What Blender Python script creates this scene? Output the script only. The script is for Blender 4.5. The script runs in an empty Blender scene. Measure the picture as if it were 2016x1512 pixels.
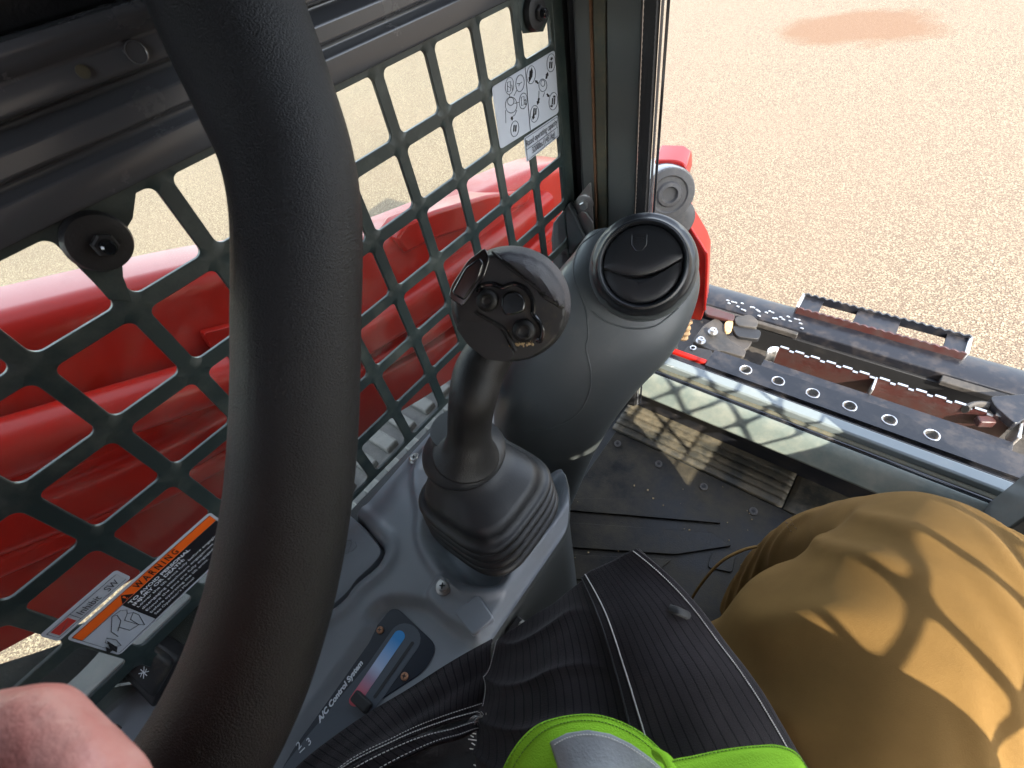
import bpy, bmesh, math, random
from math import radians, sin, cos, pi, sqrt, atan2, exp
from mathutils import Vector, Matrix, noise
random.seed(7)
S = bpy.context.scene
COL = S.collection

# ------------------------------------------------------------------ camera
# world: X = operator's right, Y = forward, Z = up, the camera sits at the origin
RM = ((0.786547, 0.597764, -0.154991), (0.373361, -0.660243, -0.651676), (-0.49188, 0.454706, -0.742494))
FPX = 942.81
cam_d = bpy.data.cameras.new('camera')
cam = bpy.data.objects.new('camera', cam_d); COL.objects.link(cam)
cr, cd, cf = Vector(RM[0]), Vector(RM[1]), Vector(RM[2])
cam.matrix_world = Matrix(((cr.x, -cd.x, -cf.x, 0), (cr.y, -cd.y, -cf.y, 0), (cr.z, -cd.z, -cf.z, 0), (0, 0, 0, 1)))
cam_d.sensor_width = 36; cam_d.lens = 36 * FPX / 2016
cam_d.clip_start = 0.02; cam_d.clip_end = 400
cam_d.dof.use_dof = True; cam_d.dof.focus_distance = 0.62; cam_d.dof.aperture_fstop = 13
S.camera = cam

# ------------------------------------------------------------------ world, sun, exposure
SUN = Vector((1.0, -0.5, 0.85)).normalized()
w = bpy.data.worlds.new('World'); S.world = w; w.use_nodes = True
nt = w.node_tree; bg = nt.nodes['Background']
sky = nt.nodes.new('ShaderNodeTexSky'); sky.sky_type = 'NISHITA'; sky.sun_disc = False
sky.sun_elevation = math.asin(SUN.z); sky.sun_rotation = atan2(SUN.x, SUN.y)
hsv = nt.nodes.new('ShaderNodeHueSaturation'); hsv.inputs['Saturation'].default_value = 0.5
nt.links.new(sky.outputs[0], hsv.inputs['Color']); nt.links.new(hsv.outputs[0], bg.inputs[0]); bg.inputs[1].default_value = 0.15
sd = bpy.data.lights.new('sun', 'SUN'); sd.energy = 2.1; sd.angle = radians(0.53); sd.color = (1, 0.92, 0.76)
so = bpy.data.objects.new('sun', sd); COL.objects.link(so)
so.rotation_euler = SUN.to_track_quat('Z', 'Y').to_euler(); so.location = (3, -1, 4)
S.view_settings.view_transform = 'Standard'; S.view_settings.look = 'None'
S.view_settings.exposure = 2.85; S.view_settings.gamma = 1
S.cycles.max_bounces = 10; S.cycles.transparent_max_bounces = 16; S.cycles.diffuse_bounces = 5

# ------------------------------------------------------------------ pixel -> place
def ray(px, py):
    a, b = (px - 1008) / FPX, (py - 756) / FPX
    return cr * a + cd * b + cf
def on(ax, val, px, py):                       # where the line of sight meets the plane axis = val
    d = ray(px, py); return d * (val / d[ax])
def dp(px, py, d): return ray(px, py) * d      # at depth d

# ------------------------------------------------------------------ materials
def mat(name, col, rough=0.5, metal=0.0, bump=0.0, bscale=200, var=0.0, vscale=8, col2=None, coat=0.0,
        dust=0.0, dcol=(0.30, 0.26, 0.20), spec=0.5, dscale=14, sheen=0.0, stretch=None):
    m = bpy.data.materials.new(name); m.use_nodes = True
    n = m.node_tree.nodes; l = m.node_tree.links; b = n['Principled BSDF']
    b.inputs['Base Color'].default_value = (*col, 1); b.inputs['Roughness'].default_value = rough
    b.inputs['Metallic'].default_value = metal; b.inputs['Coat Weight'].default_value = coat
    b.inputs['Coat Roughness'].default_value = 0.08
    b.inputs['Specular IOR Level'].default_value = spec; b.inputs['Sheen Weight'].default_value = sheen
    tc = n.new('ShaderNodeTexCoord'); src = tc.outputs['Object']
    if stretch:
        mp = n.new('ShaderNodeMapping'); mp.inputs['Scale'].default_value = stretch
        l.new(src, mp.inputs[0]); src = mp.outputs[0]
    out = None
    def nz(scale, det=6, ro=0.6):
        t = n.new('ShaderNodeTexNoise'); t.inputs['Scale'].default_value = scale; t.inputs['Detail'].default_value = det
        t.inputs['Roughness'].default_value = ro; l.new(src, t.inputs['Vector']); return t
    def ramp(inp, a, c):
        r = n.new('ShaderNodeMapRange'); r.inputs[1].default_value = a; r.inputs[2].default_value = c
        l.new(inp, r.inputs[0]); return r.outputs[0]
    def mix(fac, A, B):
        x = n.new('ShaderNodeMix'); x.data_type = 'RGBA'
        if isinstance(fac, float): x.inputs[0].default_value = fac
        else: l.new(fac, x.inputs[0])
        for s, v in ((6, A), (7, B)):
            if isinstance(v, tuple): x.inputs[s].default_value = (*v, 1)
            else: l.new(v, x.inputs[s])
        return x.outputs[2]
    cc = col
    if var > 0:
        c2 = col2 or tuple(min(1, c * (1 + var)) for c in col)
        cc = mix(ramp(nz(vscale).outputs[0], 0.35, 0.68), col, c2)
    if dust > 0:
        t = nz(dscale, 10, 0.72); f = ramp(t.outputs[0], 0.62 - 0.35 * dust, 0.86 - 0.2 * dust)
        mu = n.new('ShaderNodeMath'); mu.operation = 'MULTIPLY'; l.new(f, mu.inputs[0]); mu.inputs[1].default_value = min(1, 0.35 + dust * 0.6)
        cc = mix(mu.outputs[0], cc, dcol)
        rr = n.new('ShaderNodeMapRange'); l.new(mu.outputs[0], rr.inputs[0]); rr.inputs[3].default_value = rough; rr.inputs[4].default_value = 0.85
        l.new(rr.outputs[0], b.inputs['Roughness'])
    if not isinstance(cc, tuple): l.new(cc, b.inputs['Base Color'])
    if bump > 0:
        t = nz(bscale, 3, 0.55); bp = n.new('ShaderNodeBump'); bp.inputs['Strength'].default_value = bump
        bp.inputs['Distance'].default_value = 0.001; l.new(t.outputs[0], bp.inputs['Height']); l.new(bp.outputs[0], b.inputs['Normal'])
    m['src'] = 1
    return m

M = {}
M['foam'] = mat('grained black foam', (0.008, 0.0083, 0.009), 0.46, bump=0.85, bscale=1200, var=0.4, vscale=9, spec=0.45, dust=0.12, dcol=(0.022, 0.022, 0.022), dscale=6)
M['rail'] = mat('satin black steel', (0.078, 0.081, 0.088), 0.24, bump=0.08, bscale=60, dust=0.18, spec=0.6, dcol=(0.12, 0.11, 0.10))
M['gloss'] = mat('gloss black steel', (0.012, 0.014, 0.02), 0.14, coat=0.6, dust=0.12, bump=0.06, bscale=40)
M['screen'] = mat('green black painted mesh', (0.018, 0.030, 0.030), 0.38, dust=0.40, dcol=(0.11, 0.12, 0.095), dscale=22, bump=0.1, bscale=300)
M['edge'] = M['screen']
M['pillar'] = mat('grey green pillar paint', (0.085, 0.092, 0.088), 0.34, dust=0.25, dcol=(0.13, 0.12, 0.10))
M['dirtseal'] = mat('muddy seal', (0.055, 0.060, 0.045), 0.6, dust=0.7, dcol=(0.13, 0.105, 0.06), dscale=60, bump=0.5, bscale=150)
M['black'] = mat('black rubber', (0.010, 0.010, 0.011), 0.55, bump=0.3, bscale=400, dust=0.1, dcol=(0.08, 0.07, 0.06))
M['rust'] = mat('rusty edge', (0.10, 0.05, 0.025), 0.8, var=0.8, vscale=90, bump=0.6, bscale=300)
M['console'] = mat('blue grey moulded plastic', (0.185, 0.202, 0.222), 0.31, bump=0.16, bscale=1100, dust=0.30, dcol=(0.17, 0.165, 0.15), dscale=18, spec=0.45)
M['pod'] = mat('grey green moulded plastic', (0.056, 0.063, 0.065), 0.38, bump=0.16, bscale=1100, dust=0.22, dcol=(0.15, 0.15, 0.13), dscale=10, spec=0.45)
M['vent'] = mat('dark blue grey plastic', (0.010, 0.0115, 0.014), 0.34, bump=0.12, bscale=1300, spec=0.5)
M['boot'] = mat('soft black rubber boot', (0.017, 0.018, 0.020), 0.46, bump=0.12, bscale=500, dust=0.16, dcol=(0.045, 0.045, 0.045), dscale=25)
M['grip'] = mat('moulded black grip', (0.009, 0.009, 0.0095), 0.5, spec=0.4, bump=0.35, bscale=900, dust=0.15, dcol=(0.07, 0.06, 0.05), dscale=16)
M['palm'] = mat('textured palm rubber', (0.055, 0.055, 0.066), 0.42, bump=0.8, bscale=1500)
M['shiny'] = mat('shiny black button', (0.008, 0.009, 0.011), 0.12, coat=0.5)
M['face'] = mat('matt black face', (0.016, 0.017, 0.018), 0.42, dust=0.25, dcol=(0.16, 0.12, 0.07), dscale=40, bump=0.15, bscale=900)
M['tan'] = mat('dried mud', (0.30, 0.22, 0.12), 0.9, bump=0.8, bscale=600, var=0.5, vscale=80)
M['mat'] = mat('black rubber floor mat', (0.006, 0.006, 0.006), 0.42, spec=0.35, dust=0.62, dcol=(0.075, 0.062, 0.038), dscale=12, bump=0.5, bscale=350)
M['mudplate'] = mat('mud covered ribbed plate', (0.028, 0.028, 0.024), 0.5, dust=0.62, dcol=(0.19, 0.155, 0.10), dscale=22, bump=0.8, bscale=160)
M['sillgreen'] = mat('scuffed grey green sill', (0.13, 0.16, 0.15), 0.42, dust=0.55, dcol=(0.30, 0.29, 0.24), dscale=16, bump=0.3, bscale=90)
M['sillblue'] = mat('grey painted sill', (0.17, 0.20, 0.21), 0.28, dust=0.2, dcol=(0.3, 0.3, 0.27), dscale=10)
M['red'] = mat('glossy red paint', (0.36, 0.010, 0.006), 0.30, coat=0.0, spec=0.35, dust=0.22, dcol=(0.34, 0.035, 0.02), dscale=7, bump=0.05, bscale=30, stretch=(1, 0.4, 1))
M['redflat'] = mat('dusty red paint', (0.30, 0.013, 0.009), 0.42, spec=0.35, dust=0.35, dcol=(0.34, 0.08, 0.05), dscale=9)
M['steel'] = mat('zinc steel', (0.45, 0.44, 0.42), 0.32, metal=0.9, dust=0.3, dcol=(0.2, 0.16, 0.12), dscale=60)
M['rubgrey'] = mat('grey rubber washer', (0.065, 0.062, 0.06), 0.6, dust=0.3, dcol=(0.2, 0.18, 0.15), dscale=60)
M['brass'] = mat('rusty screw', (0.33, 0.17, 0.10), 0.5, metal=0.6, var=0.5, vscale=300, bump=0.6, bscale=900)
M['coupler'] = mat('worn blue black coupler paint', (0.009, 0.010, 0.014), 0.33, coat=0.0, dust=0.40, dcol=(0.075, 0.060, 0.052), dscale=24, bump=0.25, bscale=60)
M['worn'] = mat('worn bare steel edge', (0.5, 0.5, 0.5), 0.28, metal=0.9, var=0.4, vscale=90, bump=0.5, bscale=300)
M['redtint'] = mat('rusty dark steel tinted with reflected red', (0.050, 0.016, 0.014), 0.35, dust=0.6, dcol=(0.045, 0.035, 0.032), dscale=40, bump=0.4, bscale=120)  # rust red; also paints in the red reflected on the step walls
M['trough'] = mat('muddy black trough', (0.020, 0.019, 0.018), 0.55, dust=0.7, dcol=(0.085, 0.072, 0.062), dscale=20, bump=0.5, bscale=120)
M['mudrock'] = mat('orange mud', (0.40, 0.25, 0.12), 0.9, bump=1.0, bscale=150, var=0.5, vscale=60)
M['hose'] = mat('dusty hydraulic hose', (0.055, 0.06, 0.05), 0.6, dust=0.5, dcol=(0.2, 0.19, 0.14), bump=0.3, bscale=300)
M['track'] = mat('dusty rubber track', (0.06, 0.06, 0.06), 0.75, dust=0.9, dcol=(0.17, 0.165, 0.15), dscale=14, bump=0.8, bscale=120)
M['trousers'] = mat('tan duck trousers', (0.122, 0.070, 0.022), 0.95, spec=0.15, bump=0.35, bscale=1700, var=0.3, vscale=16, sheen=0.0)
M['skin'] = mat('pink skin', (0.90, 0.46, 0.41), 0.40, bump=0.9, bscale=220, var=0.25, vscale=55, col2=(0.80, 0.30, 0.26), dust=0.3, dcol=(0.92, 0.62, 0.54), dscale=30)
M['thread'] = mat('white thread', (0.62, 0.60, 0.58), 0.8)
M['darkthread'] = mat('olive thread', (0.10, 0.22, 0.02), 0.8)
M['brownthread'] = mat('brown thread', (0.09, 0.045, 0.02), 0.8)
M['hivis'] = mat('lime hi vis fabric', (0.235, 0.52, 0.008), 0.8, bump=0.8, bscale=1100, var=0.08, vscale=20)
M['reflect'] = mat('grey reflective tape', (0.22, 0.23, 0.24), 0.45, bump=0.4, bscale=500, var=0.3, vscale=60)
M['white'] = mat('sticker white', (0.42, 0.46, 0.52), 0.32)
M['ink'] = mat('sticker black print', (0.012, 0.012, 0.014), 0.35)
M['orange'] = mat('sticker orange', (0.80, 0.12, 0.008), 0.35)
M['redprint'] = mat('sticker red', (0.45, 0.04, 0.03), 0.4)
M['greyprint'] = mat('panel grey print', (0.060, 0.072, 0.090), 0.4)
M['navy'] = mat('panel navy', (0.008, 0.012, 0.022), 0.30)
M['textwhite'] = mat('printed white', (0.62, 0.66, 0.70), 0.5)
M['headliner'] = mat('dark headliner', (0.05, 0.05, 0.05), 0.9, bump=0.3, bscale=90)
M['cabpaint'] = mat('dark cab paint', (0.035, 0.038, 0.04), 0.45)
M['ledge'] = mat('pale dusty ledge', (0.16, 0.165, 0.16), 0.8, dust=0.7, dcol=(0.26, 0.25, 0.23), dscale=18, bump=0.5, bscale=80)
M['seat'] = mat('black vinyl seat', (0.02, 0.02, 0.021), 0.5, bump=0.4, bscale=300)

def fabric_mat():
    m = mat('charcoal ripstop fabric', (0.019, 0.016, 0.0175), 0.95, spec=0.12, var=0.5, vscale=25, sheen=0.08)
    n = m.node_tree.nodes; l = m.node_tree.links; b = n['Principled BSDF']
    uv = n.new('ShaderNodeTexCoord'); sep = n.new('ShaderNodeSeparateXYZ'); l.new(uv.outputs['UV'], sep.inputs[0])
    hs = []
    for k, f, wd in ((0, 34, 0.08), (1, 110, 0.10)):
        a = n.new('ShaderNodeMath'); a.operation = 'MULTIPLY'; a.inputs[1].default_value = f; l.new(sep.outputs[k], a.inputs[0])
        p = n.new('ShaderNodeMath'); p.operation = 'PINGPONG'; p.inputs[1].default_value = 0.5; l.new(a.outputs[0], p.inputs[0])
        c = n.new('ShaderNodeMath'); c.operation = 'LESS_THAN'; c.inputs[1].default_value = wd; l.new(p.outputs[0], c.inputs[0]); hs.append(c)
    n1 = n.new('ShaderNodeMath'); n1.operation = 'MULTIPLY'; l.new(hs[1].outputs[0], n1.inputs[0]); n1.inputs[1].default_value = 0.3
    mx = n.new('ShaderNodeMath'); mx.operation = 'MAXIMUM'; l.new(hs[0].outputs[0], mx.inputs[0]); l.new(n1.outputs[0], mx.inputs[1])
    nz = n.new('ShaderNodeTexNoise'); nz.inputs['Scale'].default_value = 1300; l.new(uv.outputs['Object'], nz.inputs['Vector'])
    ad = n.new('ShaderNodeMath'); ad.operation = 'MULTIPLY_ADD'; l.new(nz.outputs[0], ad.inputs[0]); ad.inputs[1].default_value = 0.7
    ng = n.new('ShaderNodeMath'); ng.operation = 'MULTIPLY'; ng.inputs[1].default_value = -1.0; l.new(mx.outputs[0], ng.inputs[0]); l.new(ng.outputs[0], ad.inputs[2])
    bp = n.new('ShaderNodeBump'); bp.inputs['Strength'].default_value = 0.6; bp.inputs['Distance'].default_value = 0.001
    l.new(ad.outputs[0], bp.inputs['Height']); l.new(bp.outputs[0], b.inputs['Normal'])
    old = b.inputs['Base Color'].links[0].from_socket
    x = n.new('ShaderNodeMix'); x.data_type = 'RGBA'; x.inputs[7].default_value = (0.003, 0.003, 0.004, 1)
    f2 = n.new('ShaderNodeMath'); f2.operation = 'MULTIPLY'; l.new(mx.outputs[0], f2.inputs[0]); f2.inputs[1].default_value = 0.75
    l.new(f2.outputs[0], x.inputs[0]); l.new(old, x.inputs[6]); l.new(x.outputs[2], b.inputs['Base Color'])
    return m
M['jacket'] = fabric_mat()

def glass_mat():
    m = bpy.data.materials.new('dusty window glass'); m.use_nodes = True
    n = m.node_tree.nodes; l = m.node_tree.links; n.remove(n['Principled BSDF'])
    o = n['Material Output']; tr = n.new('ShaderNodeBsdfTransparent'); gl = n.new('ShaderNodeBsdfGlossy'); gl.inputs['Roughness'].default_value = 0.02
    tr.inputs[0].default_value = (0.93, 0.96, 0.93, 1)
    fr = n.new('ShaderNodeFresnel'); fr.inputs[0].default_value = 1.10
    a = n.new('ShaderNodeMixShader'); l.new(fr.outputs[0], a.inputs[0]); l.new(tr.outputs[0], a.inputs[1]); l.new(gl.outputs[0], a.inputs[2])
    df = n.new('ShaderNodeBsdfDiffuse'); df.inputs[0].default_value = (0.5, 0.5, 0.45, 1)
    tc = n.new('ShaderNodeTexCoord'); t = n.new('ShaderNodeTexNoise'); t.inputs['Scale'].default_value = 16; t.inputs['Detail'].default_value = 10; t.inputs['Roughness'].default_value = 0.75
    l.new(tc.outputs['Object'], t.inputs[0]); r = n.new('ShaderNodeMapRange'); l.new(t.outputs[0], r.inputs[0])
    r.inputs[1].default_value = 0.45; r.inputs[2].default_value = 0.8; r.inputs[3].default_value = 0.004; r.inputs[4].default_value = 0.10
    c = n.new('ShaderNodeMixShader'); l.new(r.outputs[0], c.inputs[0]); l.new(a.outputs[0], c.inputs[1]); l.new(df.outputs[0], c.inputs[2])
    l.new(c.outputs[0], o.inputs[0]); return m
M['glass'] = glass_mat()

def ground_mat():
    m = bpy.data.materials.new('speckled tan gravel tarmac'); m.use_nodes = True
    n = m.node_tree.nodes; l = m.node_tree.links; b = n['Principled BSDF']; b.inputs['Roughness'].default_value = 0.9
    tc = n.new('ShaderNodeTexCoord')
    def nz(s, d=2, r=0.5):
        t = n.new('ShaderNodeTexNoise'); t.inputs['Scale'].default_value = s; t.inputs['Detail'].default_value = d; t.inputs['Roughness'].default_value = r
        l.new(tc.outputs['Object'], t.inputs[0]); return t
    def mixc(f, A, B):
        x = n.new('ShaderNodeMix'); x.data_type = 'RGBA'; l.new(f, x.inputs[0])
        for s, v in ((6, A), (7, B)):
            if isinstance(v, tuple): x.inputs[s].default_value = (*v, 1)
            else: l.new(v, x.inputs[s])
        return x.outputs[2]
    def rng(i, a, c, lo=0, hi=1):
        r = n.new('ShaderNodeMapRange'); l.new(i, r.inputs[0]); r.inputs[1].default_value = a; r.inputs[2].default_value = c
        r.inputs[3].default_value = lo; r.inputs[4].default_value = hi; return r.outputs[0]
    vo = n.new('ShaderNodeTexVoronoi'); vo.inputs['Scale'].default_value = 165; l.new(tc.outputs['Object'], vo.inputs[0])
    sp = n.new('ShaderNodeSeparateColor'); l.new(vo.outputs['Color'], sp.inputs[0])
    c1 = mixc(rng(sp.outputs[0], 0.25, 0.9), (0.112, 0.080, 0.053), (0.258, 0.211, 0.142))
    c2 = mixc(rng(nz(170).outputs[0], 0.50, 0.58), c1, (0.075, 0.048, 0.031))
    c3 = mixc(rng(nz(1.1, 5, 0.6).outputs[0], 0.4, 0.75, 0, 0.4), c2, (0.16, 0.11, 0.075))
    # oil stain patches
    sx = n.new('ShaderNodeSeparateXYZ'); l.new(tc.outputs['Object'], sx.inputs[0])
    dist = None
    wob = nz(2.2, 5, 0.6)
    for (cx, cy, rx, ry) in STAINS:
        v = n.new('ShaderNodeVectorMath'); v.operation = 'SUBTRACT'; l.new(tc.outputs['Object'], v.inputs[0]); v.inputs[1].default_value = (cx, cy, 0)
        s2 = n.new('ShaderNodeVectorMath'); s2.operation = 'MULTIPLY'; l.new(v.outputs[0], s2.inputs[0]); s2.inputs[1].default_value = (1 / rx, 1 / ry, 0)
        ln = n.new('ShaderNodeVectorMath'); ln.operation = 'LENGTH'; l.new(s2.outputs[0], ln.inputs[0])
        a = n.new('ShaderNodeMath'); a.operation = 'MULTIPLY_ADD'; l.new(wob.outputs[0], a.inputs[0]); a.inputs[1].default_value = 1.2; l.new(ln.outputs['Value'], a.inputs[2])
        if dist is None: dist = a.outputs[0]
        else:
            mn = n.new('ShaderNodeMath'); mn.operation = 'MINIMUM'; l.new(dist, mn.inputs[0]); l.new(a.outputs[0], mn.inputs[1]); dist = mn.outputs[0]
    f = rng(dist, 1.72, 1.35, 0, 0.8)
    c4 = mixc(f, c3, (0.120, 0.058, 0.024))
    l.new(c4, b.inputs['Base Color'])
    bp = n.new('ShaderNodeBump'); bp.inputs['Strength'].default_value = 0.6; bp.inputs['Distance'].default_value = 0.004
    l.new(vo.outputs['Distance'], bp.inputs['Height']); l.new(bp.outputs[0], b.inputs['Normal'])
    return m

# ------------------------------------------------------------------ object helpers
def tag(o, label=None, cat=None, group=None, kind=None):
    if label: o['label'] = label
    if cat: o['category'] = cat
    if group: o['group'] = group
    if kind: o['kind'] = kind
    return o
def thing(name, label, cat, loc=(0, 0, 0), group=None):
    o = bpy.data.objects.new(name, None); COL.objects.link(o); o.location = loc; o.empty_display_size = 0.05
    return tag(o, label, cat, group)
class MB:
    def __init__(s): s.v = []; s.f = []; s.uv = None
    def add(s, vs, fs):
        o = len(s.v); s.v += [Vector(p) for p in vs]; s.f += [tuple(i + o for i in f) for f in fs]; return o
    def box(s, c, d, rot=None):
        c = Vector(c); vs = []
        for x in (-.5, .5):
            for y in (-.5, .5):
                for z in (-.5, .5):
                    p = Vector((x * d[0], y * d[1], z * d[2])); p = rot @ p if rot else p; vs.append(c + p)
        s.add(vs, [(0, 1, 3, 2), (4, 6, 7, 5), (0, 4, 5, 1), (2, 3, 7, 6), (0, 2, 6, 4), (1, 5, 7, 3)]); return s
    def loft(s, rings, closed=True, cap=True):
        n = len(rings[0]); o = len(s.v)
        for r in rings: s.v += [Vector(p) for p in r]
        m = n if closed else n - 1
        for i in range(len(rings) - 1):
            for j in range(m):
                a = o + i * n + j; b = o + i * n + (j + 1) % n
                s.f.append((a, b, b + n, a + n))
        if cap and closed:
            s.f.append(tuple(o + j for j in reversed(range(n)))); s.f.append(tuple(o + (len(rings) - 1) * n + j for j in range(n)))
        return s
    def tube(s, path, rad, n=12, cap=True, flat=1.0, up=None):
        pts = [Vector(p) for p in path]; rings = []; prev = None
        for i, p in enumerate(pts):
            t = (pts[min(i + 1, len(pts) - 1)] - pts[max(i - 1, 0)]).normalized()
            if prev is None:
                a = Vector(up) if up else (Vector((0, 0, 1)) if abs(t.z) < .9 else Vector((1, 0, 0)))
                x = (a - t * a.dot(t)).normalized()
            else: x = (prev - t * prev.dot(t)).normalized()
            prev = x; y = t.cross(x); r = rad[i] if isinstance(rad, (list, tuple)) else rad
            rings.append([p + x * (r * cos(2 * pi * k / n)) + y * (r * flat * sin(2 * pi * k / n)) for k in range(n)])
        return s.loft(rings, cap=cap)
    def lathe(s, c, axis, prof, n=32, xax=None, ell=1.0):     # prof: (r, h)
        c = Vector(c); a = Vector(axis).normalized()
        x = Vector(xax) if xax else (Vector((0, 0, 1)) if abs(a.z) < .9 else Vector((1, 0, 0)))
        x = (x - a * x.dot(a)).normalized(); y = a.cross(x)
        rings = [[c + a * h + x * (r * cos(2 * pi * k / n)) + y * (r * ell * sin(2 * pi * k / n)) for k in range(n)] for r, h in prof]
        return s.loft(rings)
    def prism(s, poly, fn0, fn1):              # poly of 2d points mapped by the two functions to both ends
        a = [fn0(*p) for p in poly]; b = [fn1(*p) for p in poly]; return s.loft([a, b])
    def build(s, name, m, parent=None, smooth=None, bevel=0, seg=2, sub=0, solid=0, soff=-1, ang=35):
        me = bpy.data.meshes.new(name); me.from_pydata([tuple(v) for v in s.v], [], s.f); me.validate()
        bm = bmesh.new(); bm.from_mesh(me); bmesh.ops.recalc_face_normals(bm, faces=bm.faces) if not solid else None
        bm.to_mesh(me); bm.free()
        if s.uv:
            u = me.uv_layers.new(name='UVMap')
            for lp in me.loops: u.data[lp.index].uv = s.uv[lp.vertex_index]
        o = bpy.data.objects.new(name, me); COL.objects.link(o)
        for mm in (m if isinstance(m, (list, tuple)) else [m]): me.materials.append(M[mm] if isinstance(mm, str) else mm)
        if parent is not None:
            o.parent = parent; o.matrix_parent_inverse = Matrix.Translation(-world_loc(parent))
        if solid:
            md = o.modifiers.new('solid', 'SOLIDIFY'); md.thickness = solid; md.offset = soff
        if bevel:
            md = o.modifiers.new('bevel', 'BEVEL'); md.width = bevel; md.segments = seg; md.limit_method = 'ANGLE'; md.angle_limit = radians(ang)
            md.harden_normals = False
        if sub:
            md = o.modifiers.new('sub', 'SUBSURF'); md.levels = sub; md.render_levels = sub
        if smooth is None: smooth = True
        if smooth:
            for p in me.polygons: p.use_smooth = True
            try: me.set_sharp_from_angle(angle=radians(ang))
            except Exception: pass
        return o
def world_loc(o):
    v = Vector(o.location)
    return v + world_loc(o.parent) if (o.parent and o.type == 'EMPTY') else (v if o.type == 'EMPTY' else Vector((0, 0, 0)))
def smoothpath(pts, n=6):
    P = [Vector(p) for p in pts]; out = []
    for i in range(len(P) - 1):
        p0, p1, p2, p3 = P[max(i - 1, 0)], P[i], P[i + 1], P[min(i + 2, len(P) - 1)]
        for k in range(n):
            t = k / n; out.append(0.5 * ((2 * p1) + (p2 - p0) * t + (2 * p0 - 5 * p1 + 4 * p2 - p3) * t * t + (3 * p1 - p0 - 3 * p2 + p3) * t ** 3))
    out.append(P[-1]); return out
def smoothvals(v, n=6): return [q[0] for q in smoothpath([(x, 0, 0) for x in v], n)]
def rrect(w, h, r, n=5):
    out = []
    for cx, cy, a0 in ((w / 2 - r, h / 2 - r, 0), (-w / 2 + r, h / 2 - r, 90), (-w / 2 + r, -h / 2 + r, 180), (w / 2 - r, -h / 2 + r, 270)):
        for k in range(n + 1):
            a = radians(a0 + 90 * k / n); out.append((cx + r * cos(a), cy + r * sin(a)))
    return out
def round_poly(pts, r=14, n=5):
    out = []; N = len(pts)
    for i in range(N):
        p = Vector((*pts[i], 0)); a = Vector((*pts[i - 1], 0)) - p; b = Vector((*pts[(i + 1) % N], 0)) - p
        rr = min(r, a.length * .45, b.length * .45); a = p + a.normalized() * rr; b = p + b.normalized() * rr
        for k in range(n + 1):
            t = k / n; q = a * (1 - t) ** 2 + p * 2 * t * (1 - t) + b * t * t; out.append((q.x, q.y))
    return out
def face_viewer(mb):
    q = mb.f[len(mb.f) // 2]; a, b, c = (mb.v[k] for k in q[:3])
    if (b - a).cross(c - a).dot(a) > 0: mb.f = [tuple(reversed(f)) for f in mb.f]
    return mb
def patch(ctrl, nu, nv, fn=None):              # ctrl: rows of world points, bicubic; fn(u, v) -> offset along the surface normal
    nr, nc = len(ctrl), len(ctrl[0]); mb = MB(); mb.uv = []
    def cr1(P, t):
        x = t * (len(P) - 1); i = min(int(x), len(P) - 2); f = x - i
        p0, p1, p2, p3 = P[max(i - 1, 0)], P[i], P[i + 1], P[min(i + 2, len(P) - 1)]
        return 0.5 * ((2 * p1) + (p2 - p0) * f + (2 * p0 - 5 * p1 + 4 * p2 - p3) * f * f + (3 * p1 - p0 - 3 * p2 + p3) * f ** 3)
    C = [[Vector(p) for p in r] for r in ctrl]
    def ev(u, v): return cr1([cr1(r, u) for r in C], v)
    g = [[ev(i / nu, j / nv) for i in range(nu + 1)] for j in range(nv + 1)]
    mb.ev = ev
    def nrm(u, v):
        e = 0.01; a = ev(min(u + e, 1), v) - ev(max(u - e, 0), v); b = ev(u, min(v + e, 1)) - ev(u, max(v - e, 0))
        k = a.cross(b).normalized(); return k if k.dot(ev(u, v)) < 0 else -k
    mb.nrm = nrm
    for j in range(nv + 1):
        for i in range(nu + 1):
            u, v = i / nu, j / nv; p = g[j][i]
            if fn: p = p + nrm(u, v) * fn(u, v)
            mb.v.append(p); mb.uv.append((u, v))
    n = nu + 1
    mb.f = [(j * n + i, j * n + i + 1, (j + 1) * n + i + 1, (j + 1) * n + i) for j in range(nv) for i in range(nu)]
    return face_viewer(mb)
def text_obj(name, s, origin, xax, yax, size, m, parent, ext=0.0001, align='LEFT', shear=0, space=1.0, off=0, sx=1.0, bold=0.0):
    cu = bpy.data.curves.new(name, 'FONT'); cu.body = s; cu.size = size; cu.align_x = align; cu.align_y = 'CENTER'
    cu.space_character = space; cu.shear = shear; cu.extrude = ext; cu.offset = bold; cu.resolution_u = 3
    t = bpy.data.objects.new(name, cu); COL.objects.link(t); bpy.context.view_layer.update()
    me = bpy.data.meshes.new_from_object(t); bpy.data.objects.remove(t)
    x = Vector(xax).normalized(); y = Vector(yax); y = (y - x * y.dot(x)).normalized(); z = x.cross(y)
    mw = Matrix(((x.x, y.x, z.x, origin[0]), (x.y, y.y, z.y, origin[1]), (x.z, y.z, z.z, origin[2]), (0, 0, 0, 1))) @ Matrix.Diagonal((sx, 1, 1, 1))
    me.transform(mw); me.materials.clear(); me.materials.append(M[m]); me.name = name
    o = bpy.data.objects.new(name, me); COL.objects.link(o)
    if parent: o.parent = parent; o.matrix_parent_inverse = Matrix.Translation(-world_loc(parent))
    return o
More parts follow.
